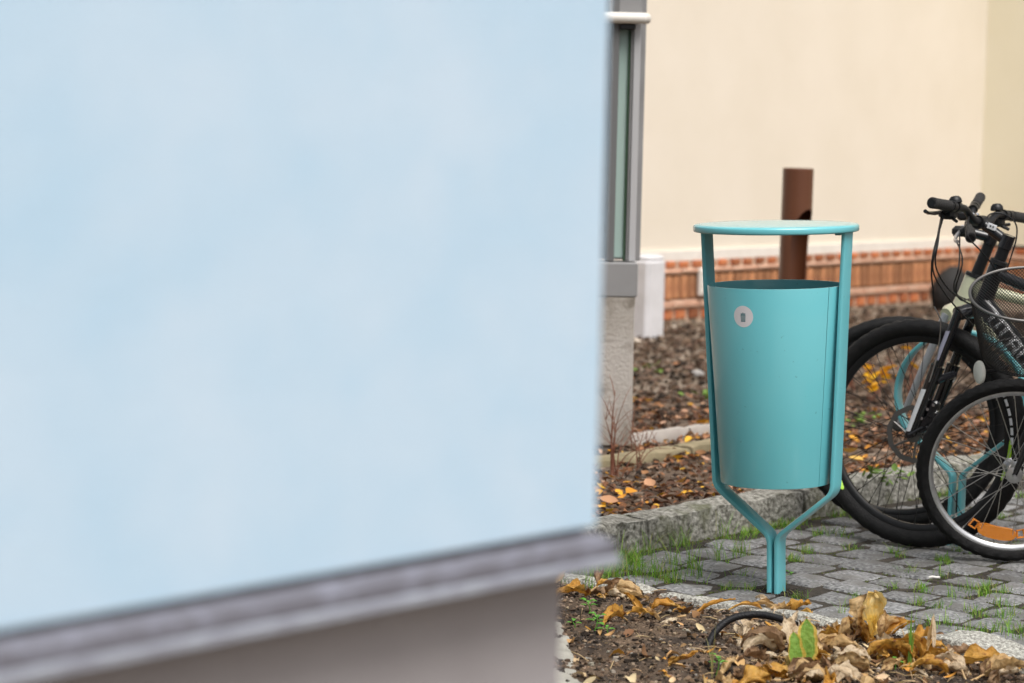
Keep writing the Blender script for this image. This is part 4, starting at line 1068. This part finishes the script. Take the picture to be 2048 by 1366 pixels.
# offsets are metres from the plant's foot: x to the right, y away, z up
hosta('wilted plant with one upright yellow leaf bent over at the top', 1742, 1292, [
    ((.006, .0, .150), 238, .120, .085, -62, -100, 78, M_lyel, 25, .004, .30, 20), ((-.012, .006, .140), 215, .10, .06, -50, -105, 60, M_ltan, 0, .004, .3), ((.016, .0, .0), 92, .06, .016, 91, 96, 30, M_lpal, 0, .085, .05), ((-.01, .01, .0), 150, .07, .05, 65, 30, 60, M_lora, 30, .01), ((.03, .0, .02), 80, .06, .03, 85, 60, 60, M_ltan, 0, .02),
    ((-.012, .004, .0), 140, .085, .055, 72, 20, 50, M_lora, 10, .01), ((.012, .0, .0), 30, .10, .045, 70, -10, 70, M_ltan, 20, .02), ((.02, .01, .0), 10, .09, .05, 50, 10, 40, M_lora, -20, .03),
    ((.02, .0, .0), 350, .07, .012, 55, 30, 20, M_lpal, 0, .03), ((.0, -.02, .0), 300, .07, .05, 35, -30, 60, M_lpal, 0, .02)], 5, .035, 3)
hosta('wilted plant with a green leaf edged in yellow hanging among brown ones', 1600, 1318, [
    ((.000, -.105, .140), 272, .145, .056, -70, -97, 16, M_lgrn, 0, .004, .04), ((-.036, -.135, .112), 280, .13, .046, -62, -96, 30, M_lgrn, 15, .004, .06), ((.0, -.105, .0), 90, .05, .008, 92, 95, 10, M_lpal, 0, .075, .02), ((-.03, -.135, .0), 90, .05, .008, 90, 95, 10, M_lpal, 0, .06, .02),
    ((-.02, .0, .0), 110, .10, .05, 85, 30, 50, M_lpal, 0, .03), ((-.045, -.01, .0), 160, .12, .07, 75, -75, 70, M_lbro, 10, .03), ((-.06, .0, .0), 200, .10, .05, 70, -80, 75, M_lpal, 20, .03),
    ((.02, .0, .0), 20, .10, .05, 60, -50, 60, M_ltan, 10, .03), ((-.03, .02, .0), 60, .09, .03, 80, 30, 50, M_lpal, 0, .05)], 12, .07, 5, (2, 1, 4, 4, 0))
hosta('clump of wilted orange leaves heaped before the bin foot', 1562, 1222, [
    ((.005, .0, .0), 20, .085, .050, 42, 2, 40, M_lora, 10, .01), ((.02, -.01, .0), 330, .090, .055, 30, -40, 35, M_lora, 0, .01), ((-.01, -.005, .0), 160, .07, .03, 60, -40, 70, M_ltan, 0, .02),
    ((-.02, .0, .0), 190, .10, .022, 35, -30, 60, M_lora, 0, .04), ((.0, -.02, .0), 250, .06, .04, 50, -60, 60, M_lpal, 0, .01), ((-.03, .01, .0), 120, .07, .025, 65, -20, 60, M_lpal, 0, .02)], 9, .035, 7, (3, 4, 1, 2, 0), (.04, .075))
hosta('heap of crumpled brown and tan leaves beside the grey plinth', 1195, 1190, [
    ((-.02, -.02, .0), 200, .10, .06, 35, -20, 45, M_lora, 0, .01), ((.02, .0, .0), 20, .10, .045, 40, -20, 60, M_lbro, 0, .01), ((.0, .02, .02), 80, .06, .05, 60, 0, 70, M_lbro, 0, .01), ((.04, -.02, .0), 340, .10, .05, 25, -20, 55, M_ltan, 0, .01)], 9, .06, 9, (3, 2, 4, 2, 0), (.045, .085))
hosta('thin wilted plant with twisted orange leaves on bare soil', 1275, 1240, [
    ((.01, .0, .0), 130, .085, .03, 60, 20, 60, M_lora, 20, .01), ((.0, .0, .0), 330, .06, .03, 40, -60, 70, M_ltan, 0, .02), ((-.03, -.02, .0), 230, .09, .05, 35, -40, 60, M_lora, 0, .02), ((.04, .02, .0), 15, .09, .02, 30, 0, 60, M_lbro, 0, .03)], 3, .05, 11)
hosta('single long orange leaf curling over the soil towards the bin', 1385, 1228, [((.0, .0, .0), 25, .13, .022, 28, 2, 50, M_lora, 10, .01), ((.0, -.01, .0), 160, .05, .03, 25, -20, 50, M_lora, 0, .01)], 0, .02, 13)
hosta('wilted plant with arching brown leaves left of the granite block', 1850, 1340, [
    ((-.03, .02, .0), 185, .13, .06, 62, -70, 62, M_lora, 0, .03), ((-.02, .0, .0), 165, .11, .045, 70, -75, 70, M_lora, 0, .03), ((.0, .01, .0), 120, .11, .05, 72, -60, 70, M_lora, 10, .03), ((.03, .02, .0), 30, .12, .06, 35, -25, 55, M_lbro, 10, .02),
    ((.02, .0, .0), 90, .09, .012, 88, 70, 10, M_lpal, 0, .05), ((.0, .0, .0), 60, .09, .010, 75, 60, 10, M_ltan, 0, .05), ((.03, -.02, .0), 350, .15, .075, 22, 0, 40, M_lora, 0, .04), ((-.06, .03, .0), 120, .075, .055, 40, -60, 75, M_lora, 0, .01)], 9, .06, 15, (3, 5, 3, 2, 0))
hosta('low wilted leaves in the front right corner of the soil', 1950, 1366, [((-.02, .0, .0), 10, .13, .075, 25, -15, 45, M_ltan, 0, .05), ((-.05, .0, .0), 170, .10, .04, 50, -40, 60, M_lora, 0, .03), ((-.02, .0, .0), 130, .08, .03, 60, -50, 60, M_lpal, 0, .04)], 5, .05, 17)
hosta('pale papery leaves collapsed at the bottom edge of the soil', 1690, 1372, [], 14, .07, 19, (3, 1, 3, 5, 0), (.07, .12))
hosta('brown collapsed leaves along the front of the soil', 1480, 1362, [((-.05, .0, .0), 60, .09, .03, 35, 10, 50, M_ltan, 0, .02)], 11, .07, 21, (2, 3, 4, 3, 0), (.06, .11))
hosta('crumpled tan leaf ball resting between the wilted plants', 1672, 1300, [((.0, .0, .005), 60, .07, .07, 65, -70, 75, M_ltan, 0, .005), ((.01, .0, .005), 150, .06, .06, 55, -60, 70, M_lora, 0, .005)], 2, .03, 23, (3, 2, 2, 2, 0))
hosta('flat brown leaf lying at the soil edging under the grass spike', 1850, 1288, [((.0, .0, .0), 350, .13, .07, 18, -10, 50, M_lbro, 10, .01), ((.02, .0, .0), 200, .07, .05, 25, -20, 40, M_lora, 0, .01)], 2, .04, 25, (2, 2, 4, 1, 0))

hosta('flattened brown and cream leaves between green leaf and yellow leaf', 1655, 1336, [], 12, .06, 31, (3, 2, 4, 5, 1), (.05, .10))
hosta('flattened orange brown leaves just right of the grass spike', 1795, 1322, [], 9, .05, 33, (3, 4, 4, 2, 0), (.045, .09))
hosta('withered stringy leaves heaped inside the loop of black pipe', 1530, 1290, [], 12, .045, 35, (3, 1, 4, 5, 0), (.04, .085))
# loose shreds of dry leaf and straw on the soil
m = MB(); cnt = 0
while cnt < 420:
    px_, py_ = (random.gauss(1690, 150), random.uniform(1225, 1400)) if random.random() < .6 else (random.uniform(1140, 1950), random.uniform(1180, 1400))
    p = onz(px_, py_, 0); a, b = ab_of(p)
    if b > -.05 or not in_view(p): continue
    p.z = soil_z(p.x, p.y)+random.uniform(.003, .012); L = random.uniform(.012, .05)
    if random.random() < .3:
        d = Vector((random.gauss(0, 1), random.gauss(0, 1), random.uniform(-.1, .5))).normalized()*L*1.3; m.tube([p, p+d*.5+Vector((0, 0, .003)), p+d], .0012, 4, col=vary((.55, .40, .22)))
    else: small_leaf(m, p, L, L*random.uniform(.25, .7), vary(random.choice([(.50, .31, .13), (.32, .18, .08), (.18, .095, .045), (.60, .45, .27), (.55, .27, .05)])), random.uniform(0, 6.3), random.uniform(-.6, .6), random.uniform(-.9, .9))
    cnt += 1
obj('dry_leaf_shreds', m, M_leafattr, kind='stuff', auto=0)
# black pipe looping out of the soil
hz = [onz(1408, 1330, -.02), onz(1422, 1300, .01), onz(1445, 1272, .045), onz(1475, 1258, .06), onz(1515, 1252, .068), onz(1555, 1258, .06), onz(1592, 1272, .04)]
hz = [ony(x, y, Y) for x, y, Y in ((1405, 1345, 6.02), (1412, 1305, 6.05), (1430, 1265, 6.08), (1462, 1238, 6.10), (1510, 1229, 6.10), (1555, 1236, 6.08), (1592, 1251, 6.05))]
h0_ = Vector((hz[0].x, hz[0].y, soil_z(hz[0].x, hz[0].y)-.03))
pts = crom([h0_]+hz, 8)
ph = thing('irrigation_pipe', 'black irrigation pipe arching out of the soil before the bin', 'pipe', h0_)
obj('hose', MB().tube([p-h0_ for p in pts], .0095, 14, caps=False), M_hose, ph)
dd = (pts[-1]-pts[-3]).normalized()
obj('pipe_end', MB().tube([pts[-1]-h0_-dd*.012, pts[-1]-h0_+dd*.001, pts[-1]-h0_-dd*.004], [.0105, .0105, .006], 14), M_hose, ph)
obj('pipe_stake', MB().tube([pts[-1]-h0_-dd*.004, pts[-1]-h0_+dd*.01-Vector((0, 0, .06))], .003, 6), M_hose, ph)

# small green weeds
def weed(label, px, py, h, n, seed, Ls=.02, cat='weed', dy=0):
    p = onz(px, py, 0); p.z = soil_z(p.x, p.y)-.004; rnd = random.Random(seed); root = thing('weed', label, cat, p, group='green weeds in the soil')
    top = Vector((rnd.uniform(-.01, .01), 0, h)); obj('stem', MB().tube([Vector((0, 0, 0)), top*.5+Vector((.003, 0, 0)), top], [.0016, .0013, .001], 6), M_weed, root)
    for k in range(n):
        z = h*(.45+.55*(k//2+1)/max(1, (n+1)//2)); az = k*PI+ (k//2)*1.4+rnd.uniform(-.3, .3)
        L = Ls*rnd.uniform(.8, 1.2); m, ms = leaf_geo(Vector((top.x*z/h, 0, z)), az, L, L*.62, 25, -15, 20, 0, .006, .04, seed+k); obj('leaf', m, M_weed, root, auto=0)
weed('tiny bright green seedling with four pointed leaves by the plinth', 1180, 1222, .035, 6, 1, .020)
weed('green weed with rounded leaves near the plinth corner', 1188, 1262, .045, 6, 2, .022)
weed('green weed with small round leaves at the orange leaf', 1215, 1270, .030, 5, 3, .020)
weed('pair of green seed leaves at the edge of the plinth', 1150, 1258, .018, 3, 4, .018)
weed('small green weed at the foot of the granite block', 1940, 1296, .016, 6, 5, .014)
weed('slender green weed among the papery leaves', 1432, 1352, .05, 5, 6, .022)
weed('tiny green weed beside the brown arching leaves', 1790, 1345, .03, 4, 7, .02)
weed('little green clover sprouting right of the bin foot', 1585, 1150, .03, 5, 8, .015)
# upright grass spike among the leaves
m = MB(); rp = onz(1818, 1335, 0); rp.z = soil_z(rp.x, rp.y)
for k, (h, az, bd) in enumerate(((.17, .3, .10), (.15, 2.6, .12), (.13, 1.5, .08), (.10, 5, .2), (.16, 1.0, .06))):
    blade(m, Vector((random.uniform(-.004, .004), random.uniform(-.004, .004), 0)), h, az, bd, .0062, vary((.20, .36, .06), .2))
o = obj('grass_spike', m, M_grass, label='tall green grass spike rising among the wilted leaves', category='grass', auto=0); o.location = rp
m = MB(); rp = onz(1424, 1362, 0); rp.z = soil_z(rp.x, rp.y)
for k, (h, az, bd) in enumerate(((.155, .5, .05), (.12, 2.6, .2), (.10, 4.5, .3))): blade(m, Vector((0, 0, 0)), h, az, bd, .004, (.42, .40, .16))
o = obj('grass_stalk', m, M_grass, label='thin straw coloured grass stalk at the pipe end', category='grass', auto=0); o.location = rp

# ------------------------------------------------------------------ bare red twigs behind the blue corner, yellow leaved shrubs by the gravel
def twigs(label, px, py, stems, seed):
    p = onz(px, py, BED); rnd = random.Random(seed); root = thing('twiggy_shrub', label, 'shrub', p)
    for (dx, dy_, h, r) in stems:
        top = Vector((dx, dy_, h)); mid = top*.5+Vector((rnd.uniform(-.015, .015), rnd.uniform(-.02, .02), .02)); P = crom([Vector((rnd.uniform(-.02, .02), rnd.uniform(-.02, .02), -.03)), mid, top], 6)
        s_ = obj('stem', MB().tube(P, [r*(1-.8*i/(len(P)-1)) for i in range(len(P))], 6), M_twig, root)
        for k in range(3):
            i = rnd.randint(4, len(P)-2); q = P[i]; e = q+Vector((rnd.uniform(-.09, .09), rnd.uniform(-.05, .05), rnd.uniform(.05, .14)))
            obj('twig', MB().tube([q, q.lerp(e, .5)+Vector((0, 0, .01)), e], [r*.45, r*.3, r*.15], 5), M_twig, s_)
twigs('bare reddish twigs springing up beside the blue building corner', 1226, 950, [(.0, .0, .30, .0045), (.03, .0, .26, .003), (-.04, .02, .22, .003), (.05, -.02, .12, .003), (.02, .03, .18, .003), (-.02, -.02, .27, .003), (.11, -.03, .10, .003), (.16, -.02, .11, .0025)], 3)
twigs('thin brown twig bush with bare stems beside the concrete post', 1275, 930, [(.06, .0, .07, .003), (.12, .02, .06, .0025), (-.05, .0, .14, .003), (.03, .0, .10, .0025)], 4)
def yshrub(label, px, py, Yd, n, sx, sz, seed):
    p = onz(px, py, BED); rnd = random.Random(seed); root = thing('yellow_shrub', label, 'shrub', p); m = MB(); ml = MB()
    for k in range(max(5, n//3)):
        e = Vector((rnd.gauss(0, sx), rnd.gauss(0, sx*.6), sz*rnd.uniform(.5, 1.05))); m.tube(crom([Vector((rnd.uniform(-.03, .03), rnd.uniform(-.03, .03), -.02)), e*.5+Vector((0, 0, .03)), e], 4), .0028, 5)
        for j in range(3):
            q = e*rnd.uniform(.55, 1.05)+Vector((rnd.gauss(0, .02), rnd.gauss(0, .02), rnd.gauss(0, .015)))
            if rnd.random() < n/24: small_leaf(ml, q, rnd.uniform(.04, .06), rnd.uniform(.028, .04), vary(rnd.choice([(.80, .42, .015), (.85, .50, .02), (.72, .34, .02)]), .15), rnd.uniform(0, 6.3), rnd.uniform(-.7, .7), .2)
    obj('stems', m, M_twig, root); root.children[-1]['kind'] = 'stuff'; obj('foliage', ml, M_yfl, root, auto=0); root.children[-1]['kind'] = 'stuff'
yshrub('yellow leaved shrub seen through the upper spokes of the mountain bike', 1745, 800, 11, 26, .075, .17, 1)
yshrub('small orange yellow shrub at the turquoise rack ring', 1825, 800, 11, 12, .05, .26, 2)
yshrub('little yellow tipped shrub just right of the bin arm', 1700, 775, 12, 7, .03, .27, 3)
# low green plants in the bed
for i, (px, py, nm_) in enumerate(((1725, 850, 'behind the bicycle spokes'), (1770, 965, 'at the kerb behind the spokes'), (1420, 800, 'left of the bin on the gravel'), (1312, 745, 'on the gravel before the white stone'))):
    p = onz(px, py, BED); m = MB()
    for k in range(26 if i < 2 else 8): small_leaf(m, Vector((random.gauss(0, .05), random.gauss(0, .05), random.uniform(.0, .05))), random.uniform(.02, .045), random.uniform(.012, .025), vary((.15, .25, .05)), random.uniform(0, 6.3), random.uniform(-.8, .3), .3)
    o = thing('ground_plant', 'low green leafy plant in the bed %s' % nm_, 'plant', p); obj('foliage', m, M_leafattr, o, auto=0, kind='stuff')
